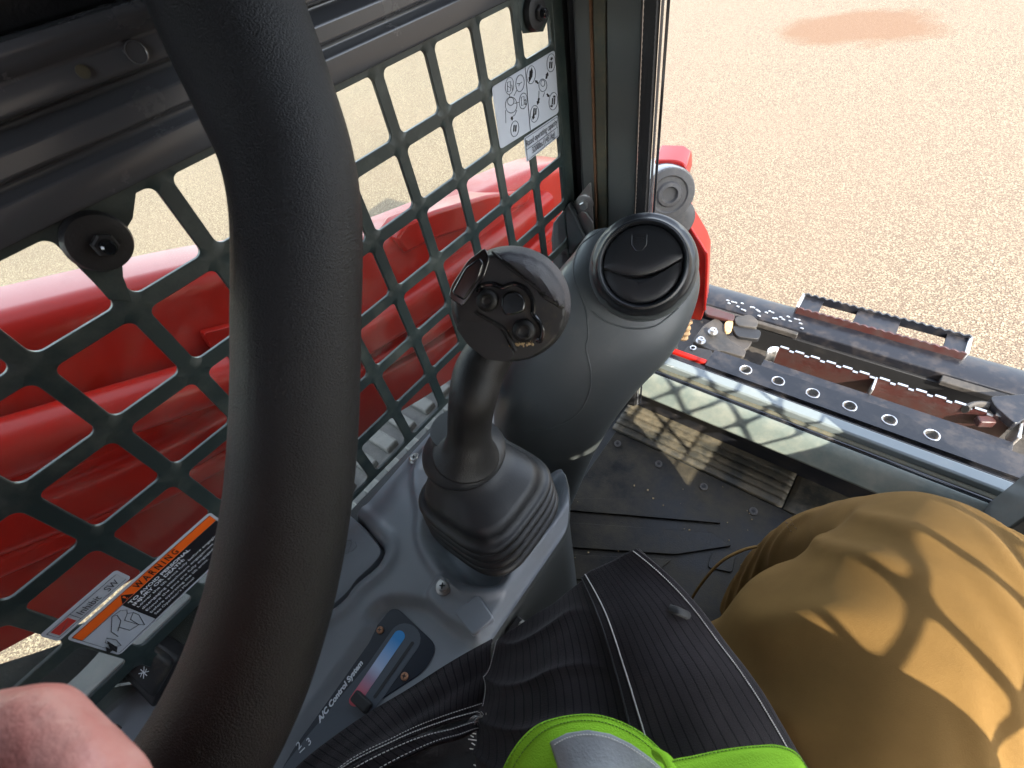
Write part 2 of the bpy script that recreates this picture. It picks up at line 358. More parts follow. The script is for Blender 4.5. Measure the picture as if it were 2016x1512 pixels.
def screw_parts(parent, c, nrm, r, m='brass', washer=True, hexhead=False, name='screw'):
    c = Vector(c); nrm = Vector(nrm).normalized(); mb = MB()
    if washer:
        MB().lathe(c, nrm, [(r * 1.5, 0), (r * 1.5, r * .18), (r * 1.38, r * .25)], 28).build('washer', 'steel' if m != 'brass' else m, parent)
    mb = MB(); mb.lathe(c + nrm * (r * .25 if washer else 0), nrm, [(r, 0), (r, r * .5), (r * .86, r * .72), (r * .35, r * .78), (r * .3, r * .45)], 6 if hexhead else 24)
    o = mb.build(name, m, parent, ang=30)
    if not hexhead:
        x = Vector((0.8, .5, 0.1)).cross(nrm).normalized(); y = nrm.cross(x); k = MB()
        R = Matrix((x, y, nrm)).transposed()
        k.box(c + nrm * (r * (1.0 if washer else .75)), (r * 1.1, r * .22, r * .08), R).box(c + nrm * (r * (1.002 if washer else .752)), (r * .22, r * 1.1, r * .08), R)
        k.build('cross_slot', 'black', parent)
    return o

WX = -0.381     # plane of the left window screen
RX = 0.375      # plane of the right window screen
FZ = -0.95      # cab floor
GZ = -1.40      # ground

# ================================================================== GROUND
sa = on(2, GZ, 1690, 52)
STAINS = [(sa.x, sa.y, 0.56, 0.46)]
M['ground'] = ground_mat()
g = MB(); g.add([(-160, -160, GZ), (160, -160, GZ), (160, 160, GZ), (-160, 160, GZ)], [(0, 1, 2, 3)])
tag(g.build('ground', 'ground'), kind='structure')

# ================================================================== CAB SHELL (frame)
cab = thing('cab_frame', 'dark steel cab frame with long side rails above the screen and a corner pillar', 'cab', (WX, 0.2, FZ))
# side rail profile: (x, z) going up; extruded along Y
def extr_y(prof, y0, y1):
    mb = MB(); mb.loft([[(x, y0, z) for x, z in prof], [(x, y1, z) for x, z in prof]]); return mb
def railz(px0, x):   # height of the line that meets the picture's left border at px0, on plane x
    return on(0, x, 0, px0).z
YB, YF = -0.75, 0.575
prof = [(WX - .03, -.104), (WX + .004, -.104), (WX + .006, -.101), (WX + .006, -.086), (WX - .004, -.083), (WX - .004, -.080),
        (WX + .003, -.077), (WX + .003, -.0665), (WX - .002, -.0645), (WX - .012, -.060), (WX - .012, -.0575), (WX - .03, -.055)]
extr_y(prof, YB, YF).build('lower_side_rail', 'rail', cab, bevel=.0012, seg=3)
prof = [(WX - .05, -.057), (WX - .010, -.057), (WX + .000, -.054), (WX + .001, -.043), (WX + .000, -.041), (WX + .010, -.034), (WX + .012, -.030), (WX + .010, -.026), (WX - .05, -.026)]
extr_y(prof, YB, YF).build('upper_side_rail', 'rail', cab, bevel=.0015, seg=3)
prof = [(WX - .05, -.026), (WX - .02, -.026), (WX - .012, -.010), (WX - .012, .02), (WX - .05, .02)]
extr_y(prof, YB, YF).build('window_seal', 'black', cab, bevel=.002)
# plugs and hole in the rail
pl = on(0, WX + .0012, 268, 103); MB().lathe(pl, (1, 0, 0), [(.0062, 0), (.0062, .0008), (.0054, .0011), (.0050, .0006)], 28).build('plug', 'rail', cab)
pl = on(0, WX + .0012, 163, 141); MB().lathe(pl, (1, 0, 0), [(.0034, 0), (.0034, .0006), (.0028, .0006)], 20).build('hole', 'dirtseal', cab)
# lower wall, roof, back, right wall, front header (mostly behind the camera)
MB().box((WX - .02, -.2, -.55), (.03, 1.1, .012)).build('lower_wall', 'cabpaint', cab, bevel=.002)

# front corner pillar, profile in (x, y), extruded up from the sill
def extr_z(prof, z0, z1):
    mb = MB(); mb.loft([[(x, y, z0) for x, y in prof], [(x, y, z1) for x, y in prof]]); return mb
PY = .577
def pil(px): return on(1, PY, px, 200)
def xz(px): return pil(px).x
zt, zb = .43, -.80
extr_z([(WX - .02, .556), (xz(1122), .560), (xz(1124), .600), (WX - .02, .60)], zb, zt).build('window_gasket', 'black', cab, bevel=.002)
extr_z([(xz(1125), .580), (xz(1142), .590), (xz(1142), .64), (WX - .02, .64)], zb, zt).build('rubber_channel', 'black', cab)  # black rubber in the gap between gasket and pillar flange
extr_z([(xz(1143), .570), (xz(1150), .564), (xz(1174), .567), (xz(1174), .64), (xz(1143), .64)], zb, zt).build('pillar_flange', 'pillar', cab, bevel=.002, seg=3)
extr_z([(xz(1175), .574), (xz(1178), .569), (xz(1198), .570), (xz(1200), .576), (xz(1200), .64), (xz(1175), .64)], zb, zt).build('dirty_seal', 'dirtseal', cab, bevel=.0012)
extr_z([(xz(1173.5), .5665), (xz(1176), .5665), (xz(1176), .58), (xz(1173.5), .58)], zb, zt).build('rust_seam', 'rust', cab)
extr_z([(xz(1201), .572), (xz(1203), .568), (xz(1262), .572), (xz(1264) - .012, .60), (xz(1201), .66)], zb, zt).build('pillar', 'pillar', cab, bevel=.002, seg=3)
prof = [(xz(1265), .571), (xz(1268), .566), (xz(1288), .568), (xz(1291), .574), (xz(1291) - .008, .590), (xz(1265), .60)]
mb = MB(); zz = [zb + (zt - zb) * k / 420 for k in range(421)]
mb.loft([[(x + (.0008 if k % 2 else 0) * (1 if j in (1, 2) else 0), y - (.0006 if k % 2 else 0) * (1 if j in (1, 2) else 0), z) for j, (x, y) in enumerate(prof)] for k, z in enumerate(zz)])
mb.build('ribbed_door_seal', 'black', cab, smooth=True)
extr_z([(xz(1292), .580), (xz(1293.5), .572), (xz(1297), .574), (xz(1297) - .005, .586), (xz(1292) - .004, .59)], zb, zt).build('door_edge', 'rail', cab, bevel=.0008)
extr_z([(xz(1298), .582), (xz(1299), .577), (xz(1304), .579), (xz(1304) - .010, .600), (xz(1298) - .010, .60)], zb, zt).build('door_edge', 'gloss', cab, bevel=.0008)
# right pillar (behind the camera's view, same construction)
extr_z([(RX - .09, .572), (RX + .03, .566), (RX + .03, .66), (RX - .09, .66)], zb, zt).build('pillar', 'pillar', cab, bevel=.003)
MB().box((0, .60, .40), (.80, .08, .06)).build('front_header', 'rail', cab, bevel=.004)
MB().box((0, -.08, .455), (.84, 1.42, .05)).build('roof', 'headliner', cab, bevel=.006)
MB().box((0, -.78, -.50), (.80, .04, .80)).build('back_panel', 'headliner', cab, bevel=.004)
MB().box((RX + .015, -.1, -.70), (.03, 1.32, .36)).build('right_lower_wall', 'cabpaint', cab, bevel=.004)
MB().box((RX + .015, -.1, .165), (.03, 1.32, .53)).build('right_upper_wall', 'cabpaint', cab, bevel=.004)
MB().box((WX - .035, -.1, .225), (.03, 1.32, .41)).build('left_upper_wall', 'headliner', cab, bevel=.004)
MB().box((RX - .10, -.06, FZ / 2 - .25), (.20, .60, -FZ - .5)).build('right_console', 'console', cab, bevel=.02, seg=3)
MB().box((RX + .02, -.62, -.31), (.03, .28, .42)).build('right_rear_post', 'cabpaint', cab, bevel=.004)
MB().box((WX - .03, -.62, -.31), (.03, .28, .42)).build('left_rear_post', 'cabpaint', cab, bevel=.004)

# ================================================================== WINDOW SCREENS
PIT = .0640
Y0 = -.0364 + .0004     # a node column
Z0 = -.167              # a node row
def screen_mesh(x, ys, zs, skip=(), bar=.0108, rad=.0062, big=None, front=None):
    """punched plate: tiles between node columns and rows with a rounded square hole in each"""
    mb = MB(); nq = 6
    for iy in ys:
        for iz in zs:
            cy = Y0 + PIT * (iy + .5); cz = Z0 - PIT * (iz + .5)
            if (iy, iz) in skip: continue
            hw = hh = PIT / 2
            if (iy, iz) in (big or {}):
                o = big[(iy, iz)]
                inner = [(cy + p[0], cz + p[1]) for p in o]
            else:
                inner = [(cy + p[0], cz + p[1]) for p in rrect(PIT - bar, PIT - bar, rad, nq)]
            outer = []
            for (a, b) in inner:
                dy, dz = a - cy, b - cz; m_ = max(abs(dy) / hw, abs(dz) / hh, 1e-6); outer.append((cy + dy / m_, cz + dz / m_))
            n = len(inner)
            # corners exact
            for sy in (-1, 1):
                for sz in (-1, 1):
                    k = min(range(n), key=lambda q: (outer[q][0] - cy - sy * hw) ** 2 + (outer[q][1] - cz - sz * hh) ** 2); outer[k] = (cy + sy * hw, cz + sz * hh)
            T = .0016
            A = [(x + T, a, b) for a, b in outer]; Bv = [(x + T, a, b) for a, b in inner]
            B2 = [(x + T * .6, cy + (a - cy) * .975, cz + (b - cz) * .975) for a, b in inner]
            C = [(x - T, cy + (a - cy) * .975, cz + (b - cz) * .975) for a, b in inner]; D = [(x - T, a, b) for a, b in outer]
            mb.loft([A, Bv, B2, C, D], cap=False)
    return mb
scr = thing('window_screen', 'punched green black mesh screen over the left side window', 'window screen', (WX, .18, -.5))
ys = list(range(-7, 9)); zs = [-1, 0, 1, 2, 3, 4]
skip = set()
boss = on(0, WX, 190, 478)
def hole_poly(pts): return pts
big = {}
# the two holes beside the rubber stop are cut back for it: a web fans out from the stop to the rail
for iy, s in ((0, -1), (1, 1)):
    base = rrect(PIT - .0100, PIT - .0100, .006, 6)
mbs = screen_mesh(WX, ys, zs)
mbs.build('mesh_plate', 'screen', scr, smooth=True, ang=40)
# solid border towards the pillar
yb = Y0 + PIT * 9
MB().box((WX, (yb + .560) / 2, (-.10 - .60) / 2), (.0032, .560 - yb, .50)).build('border_plate', 'screen', scr, bevel=.0008)
# web plates round the rubber stops
def web(px_pts, name='web_plate'):
    P = [on(0, WX + .0019, *p) for p in px_pts]; mb = MB()
    mb.loft([[(q.x - .0008, q.y, q.z) for q in P], [(q.x, q.y, q.z) for q in P]]); mb.build(name, 'screen', scr, bevel=.0005)
web([(130, 425), (272, 352), (262, 430), (238, 470), (243, 545), (262, 595), (215, 590), (165, 535), (120, 480)])
web([(1020, -8), (1092, -30), (1082, 30), (1070, 62), (1030, 66), (1020, 40)])
for (cx, cy, rp) in ((190, 474, .0180), (1048, 24, .0165)):
    c = on(0, WX + .0016, cx, cy)
    st = thing('rubber_stop', 'round black rubber stop on the window screen %s' % ('left of the padded bar' if cx < 500 else 'at the top beside the front pillar'), 'rubber stop', c, 'rubber stops that hold the window')
    MB().lathe(c, (1, 0, 0), [(rp, 0), (rp * 1.02, .003), (rp * .93, .007), (rp * .55, .0085), (rp * .42, .008)], 40).build('rubber_disc', 'black', st, ang=50)
    MB().lathe(c + Vector((.008, .001, -.001)), (1, 0, 0), [(.0072, 0), (.0072, .003), (.006, .004)], 6).build('nut', 'black', st)
    MB().lathe(c + Vector((.011, .001, -.001)), (1, 0, 0), [(.0042, 0), (.0042, .006), (.003, .0072)], 20).build('stud', 'shiny', st)
pane = MB(); pane.box((WX - .014, -.02, -.33), (.004, 1.14, .49))
wp = pane.build('window_pane', 'glass', None); tag(wp, 'clear dusty window pane behind the left mesh screen', 'window pane')
# the same screen on the right-hand side: it throws the grid of shadow on the lap and the sill
scr2 = thing('window_screen', 'punched black mesh screen of the right side window', 'window screen', (RX, .18, -.5))
screen_mesh(RX, list(range(-7, 9)), [-1, 0, 1, 2, 3, 4], bar=.0058, rad=.010).build('mesh_plate', 'screen', scr2, ang=40)

# ================================================================== CONSOLE
CZ = -.500
con = thing('side_console', 'blue grey moulded plastic side console with a recess for the lever', 'console', (-.27, 0, FZ))
JC = Vector((-.227, .132))
def sm(a, b, x):
    t = max(0, min(1, (x - a) / (b - a))); return t * t * (3 - 2 * t)
def inpoly_dist(p, poly):
    x, y = p; ins = False; dmin = 9
    n = len(poly)
    for i in range(n):
        x1, y1 = poly[i]; x2, y2 = poly[(i + 1) % n]
        if (y1 > y) != (y2 > y) and x < (x2 - x1) * (y - y1) / (y2 - y1) + x1: ins = not ins
        dx, dy = x2 - x1, y2 - y1; t = max(0, min(1, ((x - x1) * dx + (y - y1) * dy) / (dx * dx + dy * dy + 1e-12)))
        dmin = min(dmin, sqrt((x - x1 - t * dx) ** 2 + (y - y1 - t * dy) ** 2))
    return dmin if ins else -dmin
def cpoly(pts, z=CZ, k=3):
    Q = [Vector((*p, 0)) for p in pts]; Q = [Q[-1]] + Q + [Q[0], Q[1]]; Q = smoothpath(Q, k)[k:-k - 1] if k > 1 else [Vector((*p, 0)) for p in pts]
    return [tuple(on(2, z, p.x, p.y)[:2]) for p in Q]
rec_boot = cpoly([(828, 925), (838, 1000), (838, 1060), (862, 1108), (905, 1150), (945, 1158), (985, 1150), (1010, 1105), (1075, 1040), (1108, 985), (1110, 930), (1060, 860), (930, 850), (860, 880)])
rec_ac = cpoly([(722, 1262), (735, 1215), (770, 1192), (830, 1200), (870, 1232), (925, 1275), (905, 1330), (800, 1450), (640, 1560), (520, 1560)])
rec_cup = cpoly([(640, 985), (672, 990), (700, 1010), (735, 1045), (758, 1075), (745, 1112), (700, 1150), (672, 1185), (600, 1230), (560, 1200)])
boss_sc = cpoly([(842, 1165), (868, 1135), (893, 1148), (938, 1196), (968, 1228), (925, 1250), (880, 1225), (850, 1190)])
def con_h(x, y):
    h = CZ
    d = inpoly_dist((x, y), rec_boot); h -= .040 * sm(-.001, .016, d)
    h += .006 * exp(-((d + .006) / .006) ** 2)                         # raised lip round the recess
    d2 = inpoly_dist((x, y), rec_ac); h -= .012 * sm(-.013, .001, d2)
    d3 = inpoly_dist((x, y), rec_cup); h -= .018 * sm(-.002, .008, d3); h += .004 * exp(-((d3 + .009) / .006) ** 2)
    h += .004 * sm(-.002, .003, inpoly_dist((x, y), boss_sc)) * (1 - sm(0, .02, d2))
    h -= .014 * sm(-.168, -.156, x) ** 2                                 # rounded inner edge
    h += .003 * sm(-.16, -.20, y) - .01 * sm(-.33, -.372, x) * sm(.2, 0, y)
    ed = y - (.232 - .9 * max(0, x + .19) ** 1.0 * .6); h -= .02 * sm(-.01, .004, ed)
    return h
nx, ny = 120, 230; x0, x1, y0, y1 = -.376, -.154, -.34, .236
mb = MB(); sk = MB()
for j in range(ny + 1):
    for i in range(nx + 1):
        x = x0 + (x1 - x0) * i / nx; y = y0 + (y1 - y0) * j / ny
        # front corner rounded in plan
        xx = x; lim = x1 - .05 * max(0, (y - .16) / .076) ** 2
        xx = x0 + (lim - x0) * i / nx
        mb.v.append(Vector((xx, y, con_h(xx, y))))
n = nx + 1
mb.f = [(j * n + i, j * n + i + 1, (j + 1) * n + i + 1, (j + 1) * n + i) for j in range(ny) for i in range(nx)]
# inner side wall and front wall go down to the floor
def side(j): p = mb.v[j * n + nx]; return p
path = [mb.v[j * n + nx] for j in range(ny + 1)] + [mb.v[ny * n + i] for i in range(nx, -1, -1)]
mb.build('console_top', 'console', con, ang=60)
sw = MB(); R0 = [p.copy() for p in path]; rings = [R0, [p + Vector((.001, .001, -.004)) for p in R0], [Vector((p.x - .004 * (1 if k <= ny else 0), p.y, p.z - .03)) for k, p in enumerate(R0)],
        [Vector((p.x - .012 * (1 if k <= ny else 0), p.y - .01 * (k > ny), FZ)) for k, p in enumerate(R0)]]
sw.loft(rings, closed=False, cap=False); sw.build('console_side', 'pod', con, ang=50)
# screws
for (px, py), r in (((815, 900), .0052), ((875, 1157), .0056)):
    c = on(2, CZ + .004, px, py); c.z = con_h(c.x, c.y) + .0005; screw_parts(con, c, (0.05, -.1, 1), r, 'steel')
bp_l = [on(2, CZ + .006, *p) for p in round_poly([(893, 1205), (940, 1168), (972, 1216), (930, 1252)], 8, 3)]
MB().loft([[(p.x - .003 * 0, p.y, CZ - .008) for p in bp_l], [(p.x, p.y, CZ + .005) for p in bp_l]]).build('raised_block', 'console', con, bevel=.003, seg=3)
# slim clip below the console edge
c = Vector((-.150, .062, -.545)); MB().box(c, (.010, .022, .012)).build('clip', 'black', con, bevel=.002)
MB().lathe(c + Vector((.004, .006, .004)), (1, 0, .3), [(.005, 0), (.005, .004), (.004, .006)], 6).build('clip_bolt', 'steel', con)

# storage lid with a raised padlock
lid = thing('storage_lid', 'grey storage box lid with a raised padlock emblem, beside the padded bar', 'lid', (-.33, 0, CZ - .014))
poly = cpoly([(630, 1000), (668, 1000), (700, 1022), (730, 1052), (748, 1080), (735, 1105), (700, 1138), (672, 1172), (610, 1215), (575, 1190)])
cxm = sum(p[0] for p in poly) / len(poly); cym = sum(p[1] for p in poly) / len(poly)
pp = [Vector((p[0], p[1], 0)) for p in poly] + [Vector((*poly[0], 0))]; pp = smoothpath(pp, 5)[:-1]
def ringz(s, z): return [(cxm + (p.x - cxm) * s, cym + (p.y - cym) * s, z) for p in pp]
MB().loft([ringz(1, CZ - .022), ringz(1, CZ - .012), ringz(.985, CZ - .0085), ringz(.95, CZ - .006), ringz(.5, CZ - .0045)]).build('lid_shell', 'console', lid, ang=50)
lk = on(2, CZ - .004, 682, 1076)
LX = Vector((.55, -.83, 0)).normalized(); LY = Vector((.83, .55, 0)).normalized()
for pts, nm in (([(-.008, .004), (-.008, -.004), (-.004, -.0075), (.004, -.0075), (.008, -.004), (.008, .004), (-.008, .004)], 'padlock_body'), ([(-.005, .004), (-.005, .009), (0, .012), (.005, .009), (.005, .004)], 'padlock_shackle'), ([(0, -.002), (0, .001)], 'padlock_keyhole')):
    MB().tube([lk + LX * a + LY * b for a, b in pts], .0008, 8).build(nm, 'console', lid)
# climate control plate
acp = thing('climate_control_panel', 'navy climate control plate with a blue to red temperature stripe', 'control panel', (-.23, -.05, CZ - .015))
AZ = CZ - .0105
def A(px, py, dz=0): return on(2, AZ + dz, px, py)
def flat(pts, dz, th, name, m, parent, bev=0, uv=False):
    P = [A(px, py, dz) for px, py in pts]; mb = MB(); mb.loft([[(p.x, p.y, AZ + dz - th) for p in P], [(p.x, p.y, AZ + dz) for p in P]]); return mb.build(name, m, parent, bevel=bev, smooth=bool(bev))
flat(round_poly([(775, 1190), (862, 1272), (838, 1320), (700, 1410), (600, 1560), (470, 1560), (655, 1340)], 22), 0, .003, 'plate', 'navy', acp, .0006)
# grey zone round the slider
cA, cB = Vector((797, 1258)), Vector((706, 1388)); dv = (cB - cA).normalized(); nv_ = Vector((-dv.y, dv.x))
def caps(cA, cB, r, n=10):
    dv = (cB - cA).normalized(); a0 = atan2(dv.y, dv.x); out = []
    for k in range(n + 1):
        a = a0 + pi / 2 + pi * k / n; out.append((cA.x + r * cos(a), cA.y + r * sin(a)))
    for k in range(n + 1):
        a = a0 - pi / 2 + pi * k / n; out.append((cB.x + r * cos(a), cB.y + r * sin(a)))
    return out
flat(caps(cA, cB + dv * 60, 31), .0004, .0003, 'grey_field', 'greyprint', acp)
flat([(735, 1295), (765, 1330), (700, 1440), (620, 1560), (520, 1560), (600, 1455)], .0003, .0003, 'grey_field', 'greyprint', acp)
def grad_mat():
    m = bpy.data.materials.new('blue to red stripe'); m.use_nodes = True; n = m.node_tree.nodes; l = m.node_tree.links
    tc = n.new('ShaderNodeTexCoord'); d = n.new('ShaderNodeVectorMath'); d.operation = 'DOT_PRODUCT'; l.new(tc.outputs['Object'], d.inputs[0])
    a, b = A(785, 1252), A(700, 1378); v = (b - a); L = v.length_squared; d.inputs[1].default_value = v / L
    r = n.new('ShaderNodeMapRange'); l.new(d.outputs['Value'], r.inputs[0]); o0 = a.dot(v) / L; r.inputs[1].default_value = o0; r.inputs[2].default_value = o0 + 1
    c = n.new('ShaderNodeValToRGB'); l.new(r.outputs[0], c.inputs[0]); e = c.color_ramp.elements
    e[0].color = (.03, .26, .62, 1); e[0].position = 0.05; e[1].color = (.60, .08, .11, 1); e[1].position = .95
    k = e.new(.5); k.color = (.40, .50, .68, 1); k = e.new(.68); k.color = (.34, .24, .34, 1)
    l.new(c.outputs[0], n['Principled BSDF'].inputs[0]); n['Principled BSDF'].inputs['Roughness'].default_value = .4; return m
flat(caps(Vector((786, 1252)), Vector((698, 1380)), 11), .0008, .0003, 'temperature_stripe', grad_mat(), acp)
flat(caps(Vector((812, 1266)), Vector((738, 1372)), 3.2), .0007, .0003, 'slider_slot', 'ink', acp)
kn = A(712, 1382, .004); R = Matrix.Rotation(atan2((A(812, 1266) - A(738, 1372)).y, (A(812, 1266) - A(738, 1372)).x), 3, 'Z')
MB().box(kn, (.010, .0205, .009), R).build('slider_knob', 'black', acp, bevel=.002, seg=3)
for px, py in ((749, 1241), (797, 1332)): screw_parts(acp, A(px, py, .0002), (0, 0, 1), .0036, 'brass', washer=False)
ta, tb = A(627, 1420, .0004), A(712, 1303, .0004); tx = (tb - ta).normalized(); ty = Vector((-tx.y, tx.x, 0))
text_obj('lettering', 'A/C Control System', ta, tx, ty, (tb - ta).length / 8.35, 'textwhite', acp, shear=.25, bold=.0003 * 1)
for s, px, py in (('2', 584, 1474), ('3', 604, 1466)):
    text_obj('lettering', s, A(px, py, .0006), tx, ty, .0085, 'textwhite', acp, shear=.2)
MB().tube([A(590, 1482, .0006), A(600, 1472, .0006)], .0005, 6).build('dial_tick', 'textwhite', acp)

# rear trim and rocker switch on the console
rear = thing('rear_console_trim', 'black and grey trim strip along the window below the warning sticker', 'trim', (-.37, -.25, FZ))
ctrl = [[dp(-60, 1330, .40), dp(60, 1290, .42), dp(170, 1255, .44), dp(300, 1240, .47), dp(420, 1110, .52)],
        [dp(-60, 1400, .40), dp(80, 1355, .42), dp(200, 1335, .44), dp(330, 1300, .47), dp(470, 1150, .52)],
        [dp(-60, 1420, .405), dp(90, 1375, .425), dp(215, 1350, .445), dp(350, 1310, .475), dp(480, 1180, .53)]]
patch(ctrl, 24, 10).build('trim_strip', 'black', rear, solid=.004, bevel=.001)
ctrl = [[dp(-80, 1425, .405), dp(90, 1380, .425), dp(215, 1355, .445), dp(350, 1315, .475), dp(500, 1180, .53)],
        [dp(-80, 1560, .40), dp(120, 1480, .42), dp(250, 1440, .44), dp(400, 1390, .47), dp(560, 1250, .53)],
        [dp(-80, 1760, .40), dp(150, 1660, .42), dp(290, 1600, .44), dp(460, 1520, .47), dp(600, 1400, .53)]]
patch(ctrl, 24, 12).build('console_shoulder', 'console', rear, solid=.004, bevel=.001)
swc = thing('rocker_switch', 'black rocker switch with a small white icon behind the padded bar', 'switch', dp(300, 1330, .43))
sx_ = Vector(cr); a, b, c_, d_ = dp(228, 1322, .44), dp(292, 1260, .44), dp(352, 1300, .452), dp(300, 1400, .44)
def quad_block(cs, depth, name, m, parent, bev):
    n_ = (cs[1] - cs[0]).cross(cs[3] - cs[0]).normalized()
    if n_.dot(cs[0]) < 0: n_ = -n_
    return MB().loft([[p + n_ * depth for p in cs], cs]).build(name, m, parent, bevel=bev, seg=3)
quad_block([a, b, c_, d_], .02, 'bezel', 'black', swc, .004)
a, b, c_, d_ = dp(246, 1326, .434), dp(292, 1278, .434), dp(338, 1308, .446), dp(298, 1378, .434)
quad_block([a, b, c_, d_], .01, 'rocker', 'face', swc, .003)
ic = dp(283, 1324, .4320); ix = (dp(300, 1300, .434) - dp(270, 1340, .434)).normalized(); iy = (dp(270, 1310, .434) - dp(300, 1340, .434)).normalized()
nI = ix.cross(iy)
icm = MB()
for q in ([(-.004, -.003), (.004, .003)], [(-.004, .003), (.004, -.003)], [(-.005, 0), (-.002, .001), (.001, -.001), (.004, .0)], [(0, .004), (0, -.004)]):
    icm.tube([ic + ix * p[0] + iy * p[1] for p in q], .00035, 5)
icm.build('icon', 'textwhite', swc)

# ================================================================== JOYSTICK
joy = thing('control_lever', 'black control lever with round button head and pleated rubber boot', 'joystick', (JC.x, JC.y, CZ - .03))
def rsq(cx, cy, z, h, rnd, n=40, tilt=(0, 0)):
    out = []
    for k in range(n):
        a = 2 * pi * k / n; c, s = cos(a), sin(a); p = 2 / rnd
        x = (abs(c) ** (p) if c != 0 else 0) * (1 if c >= 0 else -1); y = (abs(s) ** (p)) * (1 if s >= 0 else -1)
        out.append(Vector((cx + h * x, cy + h * y, z + tilt[0] * x * h + tilt[1] * y * h)))
    return out
def bc(t):  # boot axis
    return (-.2435 + .0225 * t, .1415 - .0075 * t)
secs = []
for (z, h, r, t) in [(-.372, .028, 2, 0), (-.384, .040, 2, 0), (-.3875, .0415, 2, 0), (-.388, .0375, 2, 0.02), (-.393, .0375, 2.1, .15), (-.400, .041, 2.6, .45), (-.409, .0475, 3.1, .75), (-.416, .0515, 3.3, .95)]:
    secs.append((z, h, r, t))
z = -.419
for k in range(4):
    secs += [(z, .0490 + .001 * k, 3.3, 1), (z - .0022, .0560 + .001 * k, 3.5, 1), (z - .0055, .0592 + .001 * k, 3.5, 1), (z - .0100, .0588 + .001 * k, 3.5, 1), (z - .0125, .0560 + .001 * k, 3.4, 1), (z - .0138, .0490 + .001 * k, 3.3, 1)]
    z -= .0150
secs += [(-.482, .056, 3.3, 1), (-.505, .045, 3, 1), (-.525, .042, 3, 1)]
MB().loft([rsq(*bc(t), z, h, r, 56) for z, h, r, t in secs[3:]]).build('rubber_boot', 'boot', joy, ang=180)
tl = (.02, .05)
col = MB(); col.loft([rsq(*bc(0), z, r, 2, 48) for z, r in ((-.345, .0225), (-.356, .0240), (-.364, .0270), (-.371, .0320), (-.377, .0375), (-.3815, .0410), (-.3845, .0420), (-.3875, .0415), (-.3895, .0400), (-.391, .037))])
col.build('collar', 'boot', joy, ang=60)
hp = on(2, -.3835, 953, 928); MB().lathe(hp, (0.35, -.35, 1), [(.0048, 0), (.0046, .0010), (.0032, .0012), (.0028, .0002)], 20, ell=.7).build('collar_plug', 'tan', joy)
gp = [(1000, 640, .400, 44), (968, 690, .398, 47), (943, 735, .398, 50), (932, 780, .395, 47.5), (926, 820, .408, 44), (924, 855, .420, 43), (922, 880, .428, 50), (918, 896, .436, 66)]
pts = smoothpath([dp(a, b, d) for a, b, d, r in gp], 5); rr = smoothvals([r * 1.06 * d / FPX for a, b, d, r in gp], 5)
MB().tube(pts, rr, 28, flat=.92).build('grip', 'grip', joy, ang=180)
# seam line on the grip
# head
HC = dp(1006, 600, .372); u = .372 / FPX
hn = (-HC).normalized(); hn = (hn + cr * (-.05) + cd * (.10)).normalized()
hx = (cr - hn * cr.dot(hn)).normalized(); hy = hn.cross(hx)
def H(px, py, h=0): return HC + hx * ((px - 1006) * u) + hy * (-(py - 600) * u) + hn * h
FP = .020    # height of the flat face
bm = bmesh.new(); bmesh.ops.create_icosphere(bm, subdivisions=5, radius=1)
hd = MB()
def splitd(X, Y):  # >0 on the palm side (upper right of the split line), in px
    return ((X + 41) * 1.0 + (Y - 112) * 1.22) / 1.58
for v in bm.verts:
    X, Y, Z = v.co.x * 117, v.co.y * 112, v.co.z * .040
    dd = splitd(X, Y)
    if Z > 0:
        lim = FP - .004 * sm(20, -110, Y)
        r = sqrt((X / 117) ** 2 + (Y / 112) ** 2)
        if dd < 0:
            Z = min(Z, lim) if Z > lim else Z
        else: Z = min(Z * .93, lim + .004 + .014 * sm(0, 40, dd)) if Z > lim else Z
    hd.v.append(HC + hx * (X * u) + hy * (Y * u) + hn * Z)
hd.f = [tuple(v.index for v in f.verts) for f in bm.faces]
fm = [(f.calc_center_median().x * 117, f.calc_center_median().y * 112) for f in bm.faces]; bm.free()
ho = hd.build('head', ['face', 'palm', 'grip'], joy, ang=40)
for p, (X, Y) in zip(ho.data.polygons, fm):
    dd = splitd(X, Y); r = sqrt((X / 117) ** 2 + (Y / 112) ** 2)
    c = ho.data.vertices[p.vertices[0]].co - HC
    p.material_index = 1 if dd > 1 and c.dot(hn) > 0 else (2 if (r > .93 or c.dot(hn) < 0) else 0)
def Hpoly(pts, h0, h1, name, m, bev=.0006, parent=None):
    return MB().loft([[H(a, b, h0) for a, b in pts], [H(a, b, h1) for a, b in pts]]).build(name, m, parent or joy, bevel=bev, seg=3)
# rocker at upper left
Hpoly(round_poly([(962, 492), (971, 512), (960, 545), (918, 600), (892, 582), (898, 560), (930, 515)], 8), .008, FP + .0012, 'rocker_surround', 'shiny', .001)
Hpoly(round_poly([(952, 510), (960, 520), (952, 545), (922, 588), (898, 574), (925, 528)], 7), .012, FP + .0035, 'rocker', 'shiny', .0016)
# lower face plate, raised
Hpoly(round_poly([(903, 640), (925, 600), (950, 612), (990, 640), (1015, 690), (1003, 706), (960, 700), (925, 672)], 6), .004, FP - .0012, 'face_plate', 'face', .0006)
